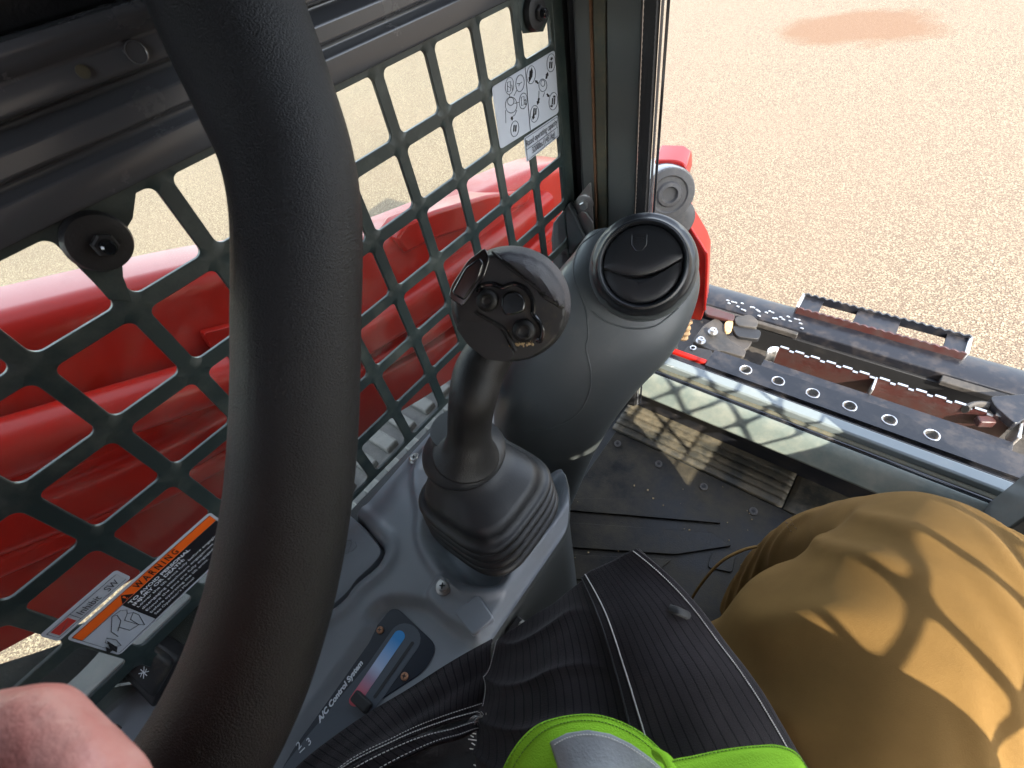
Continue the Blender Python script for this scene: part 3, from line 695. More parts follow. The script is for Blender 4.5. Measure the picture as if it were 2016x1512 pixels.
# button well rim
rim = [(948, 572), (955, 560), (975, 557), (992, 563), (1003, 560), (1018, 557), (1036, 566), (1048, 585), (1050, 602), (1050, 612), (1062, 628), (1068, 645), (1064, 662), (1056, 660)]
MB().tube(smoothpath([H(a, b, FP + .0012) for a, b in rim], 4), .0019, 10).build('button_guard', 'shiny', joy)
rim = [(940, 608), (955, 618), (990, 637), (1003, 655), (1018, 682)]
MB().tube(smoothpath([H(a, b, FP - .0004) for a, b in rim], 4), .0016, 8).build('button_guard', 'face', joy)
for a, b, r in ((965, 587, 20.5), (1033, 643, 21.5)):
    bt = MB().lathe(H(a, b, FP - .0015), hn, [(r * u * 1.02, 0), (r * u, .0055), (r * u * .9, .0072), (r * u * .62, .0080), (r * u * .58, .0076), (r * u * .50, .0078), (r * u * .42, .0070), (r * u * .2, .0068)], 32).build('button', 'grip', joy, ang=60)
Hpoly(round_poly([(992, 580), (1000, 572), (1015, 569), (1030, 577), (1036, 592), (1034, 606), (1010, 613), (997, 613), (991, 600)], 9), FP - .004, FP + .0066, 'button', 'shiny', .0014)
# ridge and dirt
MB().tube(smoothpath([H(1070, 578, FP + .001), H(1101, 596, FP - .001), H(1103, 602, FP - .003), H(1098, 625, FP - .005), H(1085, 650, FP - .006)], 4), .0022, 8).build('edge_ridge', 'face', joy)
MB().tube(smoothpath([H(974, 500, FP - .002), H(984, 508, FP + .0006), H(1010, 530, FP + .0028), H(1045, 556, FP + .003), H(1080, 582, FP + .001), H(1100, 596, FP - .001)], 5), .0010, 6).build('palm_seam', 'black', joy)
dm = MB()
for k in range(34):
    t = k / 33; a = 1006 + 46 * t + random.uniform(-4, 4); b = 676 - 8 * sin(pi * t) * .3 - 8 * t + random.uniform(-4, 4); q_ = random.uniform(.8, 3.6)
    dm.lathe(H(a, b, FP - .0013), hn, [(q_ * u, 0), (q_ * u * .8, .0003), (q_ * u * .3, .0006)], 7, ell=random.uniform(.4, 1))
for k in range(22):
    t = k / 21; a = 942 + 60 * t + random.uniform(-2, 2); b = 612 + 34 * t + random.uniform(-2, 2); q_ = random.uniform(.5, 1.5)
    dm.lathe(H(a, b, FP - .0013), hn, [(q_ * u, 0), (q_ * u * .8, .0003), (q_ * u * .3, .0006)], 7)
dm.build('mud_crust', 'tan', joy)['kind'] = 'stuff'

# ================================================================== AIR VENT COLUMN
pod = thing('air_duct_column', 'grey green moulded duct column carrying the round air vent in the front corner', 'air duct', (-.31, .42, FZ))
secs = [  # left edge px, right edge px, depth, thickness ratio
    ((1200, 448), (1335, 452), .640, .30), ((1160, 458), (1362, 500), .645, .40), ((1130, 498), (1372, 560), .650, .50), ((1096, 540), (1352, 628), .665, .60),
    ((1062, 600), (1314, 690), .685, .66), ((1022, 670), (1262, 740), .71, .7), ((992, 730), (1222, 782), .74, .75), ((975, 790), (1192, 822), .79, .8), ((985, 850), (1168, 868), .85, .8), ((1000, 930), (1140, 930), .93, .85), ((985, 1000), (1112, 985), 1.02, .9)]
rings = []
C0 = [dp((l[0] + r[0]) / 2, (l[1] + r[1]) / 2, d) for l, r, d, t in secs]
prev = None
for i, (l, r, d, t) in enumerate(secs):
    L, Rr = dp(*l, d), dp(*r, d); c = (L + Rr) / 2; ax = (Rr - L) / 2
    tan_ = (C0[min(i + 1, len(C0) - 1)] - C0[max(i - 1, 0)]).normalized(); th = tan_.cross(ax.normalized()).normalized()
    if th.dot(c) > 0: th = -th
    ring = []
    for k in range(40):
        a = 2 * pi * k / 40; cx_, sx2 = cos(a), sin(a); p = 2 / 3.3
        ring.append(c + ax * (abs(cx_) ** p * (1 if cx_ >= 0 else -1)) + th * (ax.length * t * abs(sx2) ** p * (1 if sx2 >= 0 else -1)))
    rings.append(ring)
# densify
dens = []
for i in range(len(rings) - 1):
    for k in range(5):
        f = k / 5; q = []
        for j in range(40):
            p0, p1, p2, p3 = rings[max(i - 1, 0)][j], rings[i][j], rings[i + 1][j], rings[min(i + 2, len(rings) - 1)][j]
            q.append(0.5 * ((2 * p1) + (p2 - p0) * f + (2 * p0 - 5 * p1 + 4 * p2 - p3) * f * f + (3 * p1 - p0 - 3 * p2 + p3) * f ** 3))
        dens.append(q)
dens.append(rings[-1])
MB().loft(dens).build('duct_body', 'pod', pod, ang=70)
VC = dp(1265, 522, .55); vn = (-VC).normalized(); vn = (vn + cd * (-.10)).normalized()
vx = (cr - vn * cr.dot(vn)).normalized(); vy = vn.cross(vx); uv_ = .55 / FPX
MB().lathe(VC - vn * .03, vn, [(114 * uv_, -.06), (110 * uv_, .0), (106 * uv_, .010), (99 * uv_, .016), (95 * uv_, .0175)], 56, xax=vx).build('vent_seat', 'pod', pod, ang=60)
ven = thing('air_vent', 'round dark swivel air vent with closed flaps on top of the duct column', 'air vent', VC)
mb = MB(); n_ = 72; prof = [(98, -.016), (99, -.010), (101, -.0085), (101, -.004), (97, -.002), (92, -.0005), (88, .004), (86, .0085), (82, .0095), (79, .008), (77, .003), (76, -.002)]
rings = []
for r, h in prof:
    ring = []
    for k in range(n_):
        a = 2 * pi * k / n_; rad = r
        if r > 95: rad = r * (1 - .028 * max(0, cos(a * 8)) ** 6)
        ring.append(VC + vx * (rad * uv_ * cos(a)) + vy * (rad * uv_ * sin(a)) + vn * (h))
    rings.append(ring)
mb.loft(rings, cap=False); mb.build('vent_ring', 'vent', ven, ang=50)
def flap(pts, h, name):
    # slightly domed flap
    c = (sum(p[0] for p in pts) / len(pts), sum(p[1] for p in pts) / len(pts)); rings = []
    for s, hh in ((1, h - .004), (1, h - .0006), (.97, h), (.6, h + .0010), (.2, h + .0014)):
        rings.append([VC + vx * ((c[0] + (p[0] - c[0]) * s) * uv_) + vy * ((c[1] + (p[1] - c[1]) * s) * uv_) + vn * hh for p in pts])
    return MB().loft(rings).build(name, 'vent', ven, ang=60)
def arc(r, a0, a1, n=18, cx=0, cy=0): return [(cx + r * cos(radians(a0 + (a1 - a0) * k / n)), cy + r * sin(radians(a0 + (a1 - a0) * k / n))) for k in range(n + 1)]
up_ = arc(75, 9, 183, 30); low = [(-75 + 149 * k / 24, -4 - 24 * sin(pi * k / 24) + (15 * k / 24)) for k in range(1, 24)]
flap(up_ + low, .0050, 'upper_flap')
low2 = [(-74 + 147 * k / 24, -9 - 24 * sin(pi * k / 24) + (15 * k / 24)) for k in range(25)]
flap(list(reversed(arc(75, 190, 352, 30))) + [] + list(low2[::-1])[::-1] if False else arc(75, 194, 352, 30) + list(reversed(low2)), .0022, 'lower_flap')
bd = MB().lathe(VC - vn * .004, vn, [(77 * uv_, -.002), (77 * uv_, 0)], 40).build('flap_backing', 'black', ven)
sh = [(-14, 56), (14, 56), (14, 38), (6, 27), (-6, 27), (-14, 38), (-14, 56)]
em = MB(); q = lambda a, b: VC + vx * ((a - 8) * uv_) + vy * (b * uv_) + vn * .0062
em.tube([q(*p) for p in sh[1:]], .0005, 5)
for yy in (56, 50, 44): em.tube([q(-7, yy + 2), q(9, yy)], .0005, 5)
em.build('emblem', 'vent', ven)

# bracket with bolt next to the pillar
br = thing('corner_bracket', 'bare metal corner bracket with a hex bolt and dark plastic gusset at the pillar foot', 'bracket', on(1, .555, 1150, 420))
def plate_y(pts, y, th, name, m, parent, bev=.0008):
    P = [on(1, y, *p) for p in pts]; return MB().loft([[p for p in P], [(p.x, y + th, p.z) for p in P]]).build(name, m, parent, bevel=bev)
plate_y(round_poly([(1162, 358), (1170, 480), (1130, 480), (1128, 400)], 6), .548, .003, 'metal_strap', 'steel', br)
plate_y(round_poly([(1132, 425), (1150, 415), (1168, 440), (1166, 490), (1128, 490)], 6), .543, .003, 'metal_strap', 'steel', br)
plate_y([(1088, 440), (1118, 402), (1150, 470), (1125, 500), (1088, 500)], .535, .012, 'gusset', 'pod', br, .002)
plate_y([(1094, 430), (1130, 398), (1128, 470), (1120, 470)], .556, .004, 'gusset', 'rail', br, .001)
plate_y([(1084, 470), (1088, 440), (1150, 470), (1130, 560), (1090, 560)], .54, .03, 'foot_block', 'pod', br, .003)
bc_ = on(1, .546, 1152, 400); MB().lathe(bc_, (0.25, -1, 0.1), [(.0125, 0), (.0125, .0015), (.011, .002)], 30).build('washer', 'steel', br)
MB().lathe(bc_ + Vector((.001, -.003, 0)), (0.25, -1, 0.1), [(.0078, 0), (.0078, .001), (.0062, .001), (.0062, .007), (.005, .008)], 6).build('bolt', 'steel', br)

# ================================================================== CAB FLOOR AND SILL
flr = MB(); flr.box((0, .0, FZ - .012), (.78, 1.50, .02)); f_o = flr.build('floor', 'cabpaint'); tag(f_o, kind='structure')
fm_ = thing('floor_mat', 'black rubber floor mat with raised herringbone ribs', 'floor mat', (0, .2, FZ))
def fl(px, py, z=FZ): return on(2, z, px, py)
MB().box((.02, .085, FZ + .001), (.68, 1.0, .006)).build('mat_sheet', 'mat', fm_, bevel=.001)
ribs = [[(1095, 1012), (1425, 1040), (1447, 1058), (1430, 1078), (1400, 1062), (1100, 1040)], [(1140, 968), (1330, 976), (1332, 984), (1140, 978)],
        [(1100, 1090), (1275, 1100), (1400, 1062), (1330, 1118), (1100, 1108)]]
def padz(pts, h, name='tread_pad', r=6):
    P = [fl(*p) for p in round_poly(pts, r, 3)]
    return MB().loft([[(p.x, p.y, FZ + .003) for p in P], [(p.x, p.y, FZ + .004 + h) for p in P]]).build(name, 'mat', fm_, bevel=.0012)
padz([(1120, 985), (1330, 988), (1400, 1022), (1420, 1034), (1095, 1006)], .006)
padz([(1085, 1030), (1400, 1052), (1440, 1078), (1330, 1095), (1080, 1078)], .006)
padz([(1080, 1092), (1322, 1104), (1268, 1150), (1080, 1140)], .004)
padz([(1400, 1092), (1450, 1082), (1440, 1130), (1392, 1120)], .004)
padz([(1080, 1152), (1262, 1158), (1240, 1200), (1080, 1195)], .004)
for k in range(7):
    y = .27 - .055 * k
    for s in (-1, 1):
        a = [(.02 + s * .02, y), (.02 + s * .27, y - .03), (.02 + s * .27, y - .07), (.02 + s * .02, y - .04)]
        if k < 1 and s < 0: continue
        MB().loft([[(p[0], p[1] - .12, FZ + .003) for p in a], [(p[0], p[1] - .12, FZ + .008) for p in a]]).build('tread_pad', 'mat', fm_, bevel=.0012)

# foot plate (ribbed, muddy), rises to the sill
SX0, SX1 = -.345, .40
fp = thing('foot_plate', 'mud caked ribbed foot plate along the front of the cab floor', 'foot plate', (0, .62, FZ))
MB().box((0, .742, -.88), (.78, .01, .16)).build('riser', 'cabpaint', fp)
fy0, fz0, fy1, fz1 = .586, FZ + .004, .735, FZ + .012
def fpz(y): return fz0 + (fz1 - fz0) * (y - fy0) / (fy1 - fy0)
for (a, b) in ((SX0 + .015, .045), (.048, SX1)):
    mb = MB(); prof = []; N = 90
    for k in range(N + 1):
        y = fy0 + (fy1 - fy0) * k / N; t = (y - fy0) / .0175; f = t - int(t)
        h = .0045 * (sm(.12, .2, f) - sm(.72, .8, f)) if a < 0 else 0
        prof.append((y, fpz(y) + h))
    xs = [a + (b - a) * i / 30 for i in range(31)]
    mb.loft([[(x, y, z) for y, z in prof] for x in xs], closed=False, cap=False); mb.build('plate', 'mudplate', fp, solid=.004, ang=40)
for (px, py) in ((1216, 872), (1297, 912), (1386, 957), (1484, 1005)):
    c = fl(px, py, FZ + .010); c.z = fpz(max(c.y, fy0)) + .003
    MB().lathe(c, (0, -.2, 1), [(.0078, 0), (.0078, .0014), (.0055, .0018), (.005, .0006), (.0036, .0006), (.0034, -.002)], 24).build('washer', 'rubgrey', fp)
    MB().lathe(c + Vector((0, 0, .0007)), (0, -.2, 1), [(.0032, 0), (.0032, .0003)], 16).build('washer_hole', 'black', fp)
mb = MB()
for (px, py) in ((1228, 836), (1291, 865), (1336, 880), (1358, 896), (1430, 928), (1506, 965), (1547, 976)):
    c = fl(px, py, FZ + .012); mb.lathe((c.x, c.y, fpz(c.y) + .002), (0, 0, 1), [(.0022, 0), (.0022, .0016)], 12)
mb.build('drain_holes', 'black', fp)['kind'] = 'stuff'

sill = thing('door_sill', 'grey door sill at the cab front with painted strips and a row of drain holes', 'door sill', (0, .7, -.84))
def extr_x(prof, x0, x1, n=1, fn=None):
    mb = MB(); rings = []
    for i in range(n + 1):
        x = x0 + (x1 - x0) * i / n; rings.append([(x, y, z) for y, z in prof])
    mb.loft(rings); return mb
extr_x([(.630, -.840), (.626, -.832), (.634, -.818), (.643, -.800), (.652, -.789), (.658, -.786), (.660, -.840)], SX0, SX1 + .05, 24).build('scuffed_panel', 'sillgreen', sill, bevel=.002, seg=3)
extr_x([(.659, -.86), (.659, -.790), (.662, -.785), (.6655, -.784), (.668, -.788), (.668, -.86)], SX0, SX1 + .05).build('seal_strip', 'gloss', sill, bevel=.0012)
extr_x([(.669, -.86), (.669, -.787), (.672, -.785), (.676, -.785), (.677, -.86)], SX0, SX1 + .05).build('muddy_channel', 'dirtseal', sill)
extr_x([(.678, -.86), (.678, -.774), (.681, -.771), (.700, -.771), (.703, -.774), (.703, -.86)], SX0 + .01, SX1 + .05).build('sill_top', 'sillblue', sill, bevel=.0012, seg=3)
extr_x([(.704, -.86), (.704, -.777), (.708, -.776), (.713, -.784), (.718, -.795), (.728, -.798), (.736, -.798), (.736, -.86)], SX0 + .01, SX1 + .05).build('front_step', 'coupler', sill, bevel=.0015, seg=3)
# drilled plate
HZ = -.79
hl = on(2, HZ, 1400, 700).x
hp_ = [(on(2, HZ, 1468, 728) + Vector((.0632 * k, 0, 0))) for k in range(-1, 6)]
def drilled(x0, x1, y0, y1, z, th, holes, r, name, m, parent):
    mb = MB(); xs = sorted(h.x for h in holes); edges = [x0] + [(xs[i] + xs[i + 1]) / 2 for i in range(len(xs) - 1)] + [x1]
    for i, xc in enumerate(xs):
        yc = (y0 + y1) / 2; a, b = edges[i], edges[i + 1]; n_ = 32; inn = []; out = []
        for k in range(n_):
            an = 2 * pi * k / n_; inn.append((xc + r * cos(an), yc + r * sin(an)))
        hw1, hw0, hh = b - xc, xc - a, (y1 - y0) / 2
        for k in range(n_):
            an = 2 * pi * k / n_; c, s = cos(an), sin(an); w_ = hw1 if c >= 0 else hw0
            m_ = max(abs(c) / w_, abs(s) / hh); out.append((xc + c / m_, yc + s / m_))
        for (cx, cy) in ((b, y1), (a, y1), (a, y0), (b, y0)):
            k = min(range(n_), key=lambda q: (out[q][0] - cx) ** 2 + (out[q][1] - cy) ** 2); out[k] = (cx, cy)
        mb.loft([[(x, y, z - th) for x, y in out], [(x, y, z) for x, y in out], [(x, y, z) for x, y in inn], [(x, y, z - th) for x, y in inn]], cap=False)
    return mb.build(name, m, parent, smooth=False)
hy_ = hp_[0].y
drilled(hl, SX1 + .06, hy_ - .0255, hy_ + .0255, HZ, .005, [h for h in hp_ if h.x > hl + .02], .0105, 'drilled_plate', 'coupler', sill)
for h in hp_:
    if h.x > hl + .02:
        MB().lathe((h.x, hy_, HZ), (0, 0, 1), [(.0103, -.012), (.0103, .0012), (.0112, .0018), (.0122, .0012), (.0125, 0)], 32).build('hole_bush', 'worn', sill, ang=60) if False else None
        mb = MB(); n_ = 32
        mb.loft([[(h.x + r * cos(2 * pi * k / n_), hy_ + r * sin(2 * pi * k / n_), HZ + z) for k in range(n_)] for r, z in ((.0098, -.012), (.0098, .0006), (.0106, .0014), (.0118, .0012), (.0124, .0003))], cap=False)
        mb.build('hole_bush', 'worn', sill)
# red flange left of the drilled plate
P = [on(2, HZ - .004, *p) for p in ((1300, 682), (1335, 690), (1400, 712), (1397, 706), (1330, 678), (1305, 672))]
MB().box(((hl + SX0) / 2, hy_ - .012, HZ - .008), (hl - SX0, .012, .010)).build('red_flange', 'red', sill, bevel=.002)
MB().box((0, .72, -.95), (.80, .10, .17)).build('front_cross_beam', 'coupler', sill, bevel=.004)

# ================================================================== COUPLER OUTSIDE
CP = -1.0
cou = thing('attachment_coupler', 'worn blue black attachment coupler with two serrated steps in front of the cab', 'coupler', (0, 1.15, -1.2))
extr_x([(1.160, CP - .03), (1.160, CP), (1.175, CP + .006), (1.235, CP + .006), (1.252, CP), (1.252, CP - .10), (1.16, CP - .10)], -.62, .85, 30).build('top_beam', 'coupler', cou, bevel=.003, seg=3)
MB().box((.12, 1.10, CP - .11), (1.3, .15, .02)).build('trough', 'trough', cou, bevel=.002)
MB().box((.12, 1.157, CP - .07), (1.3, .01, .09)).build('back_web', 'black', cou, bevel=.002)
extr_x([(1.148, CP - .02), (1.148, CP - .004), (1.158, CP - .001), (1.158, CP - .02)], -.40, -.08, 20).build('weld_lip', 'trough', cou, bevel=.002)
extr_x([(1.140, CP - .02), (1.140, CP - .006), (1.158, CP - .001), (1.158, CP - .02)], .24, .62, 20).build('weld_lip', 'trough', cou, bevel=.002)
wb = MB()
for k in range(26):
    p = Vector((-.29 + .0085 * k + random.uniform(-.002, .002), 1.17 + random.uniform(-.004, .03), CP + .0065)); wb.lathe(p, (0, 0, 1), [(.005, 0), (.0042, .0015), (.002, .0022)], 8, ell=.6)
o = wb.build('weld_bead', 'worn', cou); o['kind'] = 'stuff'
# far serrated step: flat tray with slots and turned-down edge
def serrated(x0, x1, yc, z, amp, pitch, sq=False):
    pts = []; n_ = int((x1 - x0) / pitch * 4)
    for k in range(n_ + 1):
        x = x0 + (x1 - x0) * k / n_; f = (x - x0) / pitch; f -= int(f)
        d = amp * (1 if (f < .62) else 0) if sq else amp * abs(sin(pi * f)); pts.append((x, yc, z + d))
    return pts
fa, fb = on(2, -.985, 1570, 606).x, on(2, -.985, 1900, 696).x
fy = on(2, -.96, 1700, 655).y
ZT = -.980; y_n, y_f = 1.225, 1.285
MB().loft([serrated(fa, fb, y_f, ZT + .008, .006, .019), [(x, y_f, ZT - .012) for x, _, _ in serrated(fa, fb, 0, 0, 1, .019)]], closed=False, cap=False).build('step_edge', 'coupler', cou, solid=.005, smooth=False)
near = serrated(fa, fb, y_n, ZT + .004, .004, .019)
MB().loft([near, [(x, y_n, CP + .004) for x, _, _ in near]], closed=False, cap=False).build('step_edge', 'redtint', cou, solid=.005, smooth=False)
for a, b in ((0, .14), (.36, .62), (.88, 1)):
    xa, xb = fa + (fb - fa) * a, fa + (fb - fa) * b; MB().box(((xa + xb) / 2, (y_n + y_f) / 2, ZT), (xb - xa, y_f - y_n, .005)).build('step_tread', 'coupler', cou, bevel=.001)
for xe in (fa, fb): MB().box((xe, (y_n + y_f) / 2, (ZT + CP) / 2 + .003), (.008, y_f - y_n + .004, ZT - CP + .01)).build('step_end', 'worn', cou, bevel=.0015)
# near serrated step: upright strap with castellated top
na, nb = on(2, -.985, 1512, 690).x, on(2, -.985, 2005, 870).x; yn = 1.06
def castle(x0, x1, y, z0, z1, amp, pitch):
    top = []; bot = []
    n_ = int(round((x1 - x0) / pitch))
    for k in range(n_):
        a = x0 + (x1 - x0) * k / n_; w_ = (x1 - x0) / n_
        for f, h in ((0, 0), (.06, amp), (.62, amp), (.70, 0), (.999, 0)): top.append((a + w_ * f, y, z1 + h)); bot.append((a + w_ * f, y, z0))
    return MB().loft([bot, top], closed=False, cap=False)
mid = na + (nb - na) * .47
castle(na + .02, mid, yn, -1.065, -.988, .006, .034).build('step_wall', 'redtint', cou, solid=.004, smooth=False)
castle(mid + .006, nb - .01, yn, -1.065, -.988, .006, .034).build('step_wall', 'redtint', cou, solid=.004, smooth=False)
for seg in (((na + .02, mid)), ((mid + .006, nb - .01))):
    n_ = int(round((seg[1] - seg[0]) / .034))
    for k in range(n_):
        w_ = (seg[1] - seg[0]) / n_; a = seg[0] + w_ * k; MB().box((a + w_ * .34, yn + .001, -.982 + .0007), (w_ * .56, .006, .0018)).build('worn_tooth', 'worn', cou)
        MB().box((a + w_ * .85, yn + .001, -.9882 + .0007), (w_ * .28, .006, .0018)).build('worn_tooth', 'worn', cou)
MB().loft([[(na + .02 - .022 * sin(a), yn - .022 + .022 * cos(a), z) for a in [pi / 2 * k / 8 for k in range(9)]] for z in (-1.035, -.984)], closed=False, cap=False).build('step_end', 'worn', cou, solid=.004)
MB().box((mid + .003, yn - .018, -1.01), (.005, .045, .05)).build('step_divider', 'worn', cou, bevel=.001)
MB().box((nb, yn - .018, -1.01), (.006, .05, .055)).build('step_end', 'worn', cou, bevel=.002)
MB().box(((na + nb) / 2, 1.005, -1.005), (nb - na, .028, .006)).build('front_bar', 'coupler', cou, bevel=.0015)
MB().box(((na + nb) / 2, 1.019, -1.03), (nb - na, .003, .05)).build('front_bar', 'coupler', cou, bevel=.001)
# locking lever at the left
def plz(pts, z, th, name, m, parent=None, r=8, bev=.0015):
    P = [on(2, z, *p) for p in round_poly(pts, r, 3)]; return MB().loft([[(p.x, p.y, z - th) for p in P], [(p.x, p.y, z) for p in P]]).build(name, m, parent or cou, bevel=bev)
MB().box((-.33, 1.06, CP - .05), (.20, .16, .02)).build('lever_bed', 'trough', cou)
plz([(1362, 672), (1385, 640), (1410, 625), (1428, 640), (1432, 665), (1470, 690), (1465, 702), (1455, 700), (1420, 690), (1400, 690)], -.985, .012, 'locking_lever', 'trough')
plz([(1425, 660), (1478, 662), (1482, 672), (1468, 690), (1440, 680)], -.99, .01, 'lever_arm', 'trough')
plz([(1352, 680), (1405, 690), (1396, 712), (1345, 700)], -.97, .012, 'lever_foot', 'trough')
plz([(1445, 625), (1478, 618), (1494, 632), (1490, 645), (1450, 640)], -.975, .02, 'lever_pin', 'trough')
plz([(1440, 640), (1500, 650), (1495, 668), (1450, 662)], -.98, .014, 'lever_pin', 'black')
plz([(1426, 632), (1445, 630), (1440, 652), (1427, 654)], -.978, .01, 'mud_lump', 'mudrock')
plz([(1388, 600), (1448, 620), (1444, 632), (1388, 618)], -.975, .01, 'side_plate', 'redtint')
for px, py in ((1404, 651), (1380, 669), (1364, 687)):
    c = on(2, -.972, px, py); MB().lathe(c - Vector((0, 0, .006)), (0, 0, 1), [(.013, 0), (.013, .003)], 24).build('washer', 'steel', cou); MB().lathe(c - Vector((0, 0, .004)), (0, 0, 1), [(.009, 0), (.009, .009), (.006, .010), (.005, .006)], 6).build('bolt', 'worn', cou)
# right-hand latch
c = on(2, -.99, 1955, 828); MB().tube(smoothpath([c + Vector((.05 * cos(a), .04 * sin(a), 0)) for a in [radians(20 + 25 * k) for k in range(7)]], 3), .012, 10, flat=.6).build('latch_hook', 'trough', cou)
MB().box(c + Vector((-.01, 0, -.01)), (.03, .02, .02), Matrix.Rotation(.5, 3, 'Z')).build('latch_block', 'redtint', cou, bevel=.003)
plz([(1950, 780), (2030, 775), (2060, 800), (2000, 835), (1960, 800)], -.97, .02, 'latch_plate', 'coupler')

# ================================================================== RED ARM END OUTSIDE THE PILLAR
ra = thing('red_arm_end', 'bright red curved steel bracket hanging outside the pillar beside the air vent', 'bracket', on(1, .95, 1370, 500))
def bx(px, py, x): return on(0, x, px, py)
YR = .92
out_pts = [(1288, 316), (1335, 318), (1352, 330), (1353, 360), (1337, 366), (1340, 400), (1358, 445), (1385, 490), (1392, 510), (1388, 610), (1380, 632), (1352, 628), (1348, 600), (1330, 500), (1310, 420), (1300, 400), (1290, 340)]
P = [on(1, YR, *p) for p in out_pts]
P2 = [q * 1.0 for q in P]
MB().loft([[p for p in P], [Vector((p.x - .02, YR + .07, p.z)) for p in P]]).build('bracket_plate', 'red', ra, bevel=.004, seg=3)
edge = smoothpath([on(1, YR - .004, *p) for p in [(1296, 322), (1330, 323), (1345, 332), (1347, 358)]], 5)
MB().tube(edge, .008, 10, flat=.5).build('bracket_hook', 'red', ra)
edge = smoothpath([on(1, YR - .004, *p) for p in [(1341, 400), (1358, 445), (1385, 490), (1391, 512), (1387, 610)]], 5)
MB().tube(edge, .0035, 8).build('bracket_edge', 'red', ra)
ro = thing('pin_bushing', 'grey rubber bushing with a ringed end beside the red bracket', 'bushing', on(1, YR - .05, 1315, 385))
rc = on(1, YR - .05, 1318, 383); rax = (Vector((.55, -.75, .25))).normalized()
MB().lathe(rc, rax, [(.052, -.11), (.052, -.012), (.050, -.004)], 36).build('sleeve', 'rail', ro)
MB().lathe(rc, rax, [(.049, -.006), (.048, 0), (.036, .002), (.033, -.001), (.025, -.001), (.022, .004), (.016, .005), (.013, -.002), (.006, -.002)], 36).build('end_ring', 'rubgrey', ro, ang=30)
rc2 = on(1, YR - .03, 1328, 430); MB().lathe(rc2, rax, [(.042, -.10), (.042, 0), (.03, .006), (.02, .006)], 30).build('lower_sleeve', 'rubgrey', ro, ang=30)
hs = thing('hydraulic_hose', 'dusty dark hydraulic hose tied up below the red bracket', 'hose', on(1, .80, 1325, 680))
MB().tube(smoothpath([on(1, .9, 1355, 560), on(1, .86, 1345, 610), on(1, .83, 1330, 650), on(1, .82, 1322, 690), on(1, .82, 1318, 740)], 5), .0125, 14).build('hose', 'hose', hs)
MB().tube(smoothpath([on(1, .86, 1310, 600), on(1, .85, 1308, 650), on(1, .85, 1310, 700), on(1, .85, 1308, 760)], 5), .009, 12).build('hose', 'black', hs)
MB().tube(smoothpath([on(1, .84, 1302, 610), on(1, .84, 1296, 660), on(1, .84, 1300, 720)], 5), .007, 12).build('hose', 'black', hs)
for px, py in ((1328, 655), (1320, 688)): 
    MB().lathe(on(1, .825, px, py), (0.1, 0, 1), [(.0142, -.002), (.0142, .002)], 20).build('cable_tie', 'textwhite', hs)
MB().tube(smoothpath([on(1, .9, 1350, 630), on(1, .89, 1346, 650), on(1, .88, 1342, 668)], 4), [.016, .018, .012, .017, .014, .018, .013, .016, .012], 10).build('muddy_fitting', 'mudrock', hs)

# ================================================================== RED LIFT ARM, LEFT OUTSIDE
arm = thing('loader_boom', 'long glossy red loader boom with rounded top edge outside the left window', 'loader boom', (-.65, .1, -.4))
def beam(pts_top, prof_fn, name, m, parent, n=8):
    path = smoothpath(pts_top, n); rings = []
    for i, p in enumerate(path):
        t = (path[min(i + 1, len(path) - 1)] - path[max(i - 1, 0)]).normalized(); s_ = Vector((1, 0, 0)); upv = s_.cross(t).normalized()
        if upv.z < 0: upv = -upv
        rings.append([p + Vector((a, 0, 0)) + upv * b for a, b in prof_fn(i / (len(path) - 1))])
    return MB().loft(rings).build(name, m, parent, ang=50)
def boxprof(w, h, r, n=6):
    def f(t):
        hh = h(t) if callable(h) else h
        out = [(-w, 0)] 
        for k in range(n + 1):
            a = pi / 2 - pi / 2 * k / n; out.append((-r + r * cos(a), -r + r * sin(a)))
        for k in range(n + 1):
            a = -pi / 2 * k / n; out.append((-r + r * cos(a), -hh + r + r * sin(a)))
        out.append((-w, -hh)); return out
    return f
top = [Vector((-.60, -.75, .0)), Vector((-.60, -.35, -.12)), on(0, -.60, 0, 630), on(0, -.60, 470, 512), on(0, -.60, 740, 470), on(0, -.60, 900, 408), on(0, -.60, 1100, 322), Vector((-.60, 1.0, -.56)), Vector((-.6, 1.15, -.72))]
beam(top, boxprof(.09, lambda t: .165 + .07 * sin(pi * t), .028), 'main_beam', 'red', arm)
# raised weld plate on the beam near the bar
mb = MB(); P = [on(0, -.598, *p) for p in round_poly([(390, 650), (455, 634), (470, 640), (470, 672), (410, 684)], 8, 3)]
mb.loft([[p for p in P], [Vector((p.x + .012, p.y, p.z)) for p in P]]); mb.build('weld_lug', 'red', arm, bevel=.003)
P = [on(0, -.592, *p) for p in [(780, 470), (800, 440), (860, 415), (960, 385), (1050, 372), (1040, 400), (960, 440), (860, 470), (800, 500)]]
MB().loft([[p for p in P], [Vector((p.x - .05, p.y, p.z)) for p in P]]).build('stiffener_plate', 'red', arm, bevel=.006, seg=3)
cyl = thing('lift_cylinder', 'red hydraulic cylinder with a black end fitting below the lift arm', 'hydraulic cylinder', (-.56, 0, -.4))
a_, b_ = on(0, -.56, -60, 905), on(0, -.56, 452, 738)
MB().tube([a_ + (a_ - b_) * .8, a_, b_], .028, 28).build('barrel', 'red', cyl, ang=50)
MB().tube([b_ , b_ + (b_ - a_).normalized() * .05], .034, 28).build('end_fitting', 'black', cyl, bevel=.004)
lnk = thing('lower_link', 'red ribbed lower link bar running under the hydraulic cylinder', 'link bar', (-.57, .1, -.5))
lt = [on(0, -.57, -80, 1030), on(0, -.57, 200, 930), on(0, -.57, 460, 800), on(0, -.57, 720, 640), on(0, -.57, 850, 560), on(0, -.57, 1000, 450), on(0, -.57, 1090, 380)]
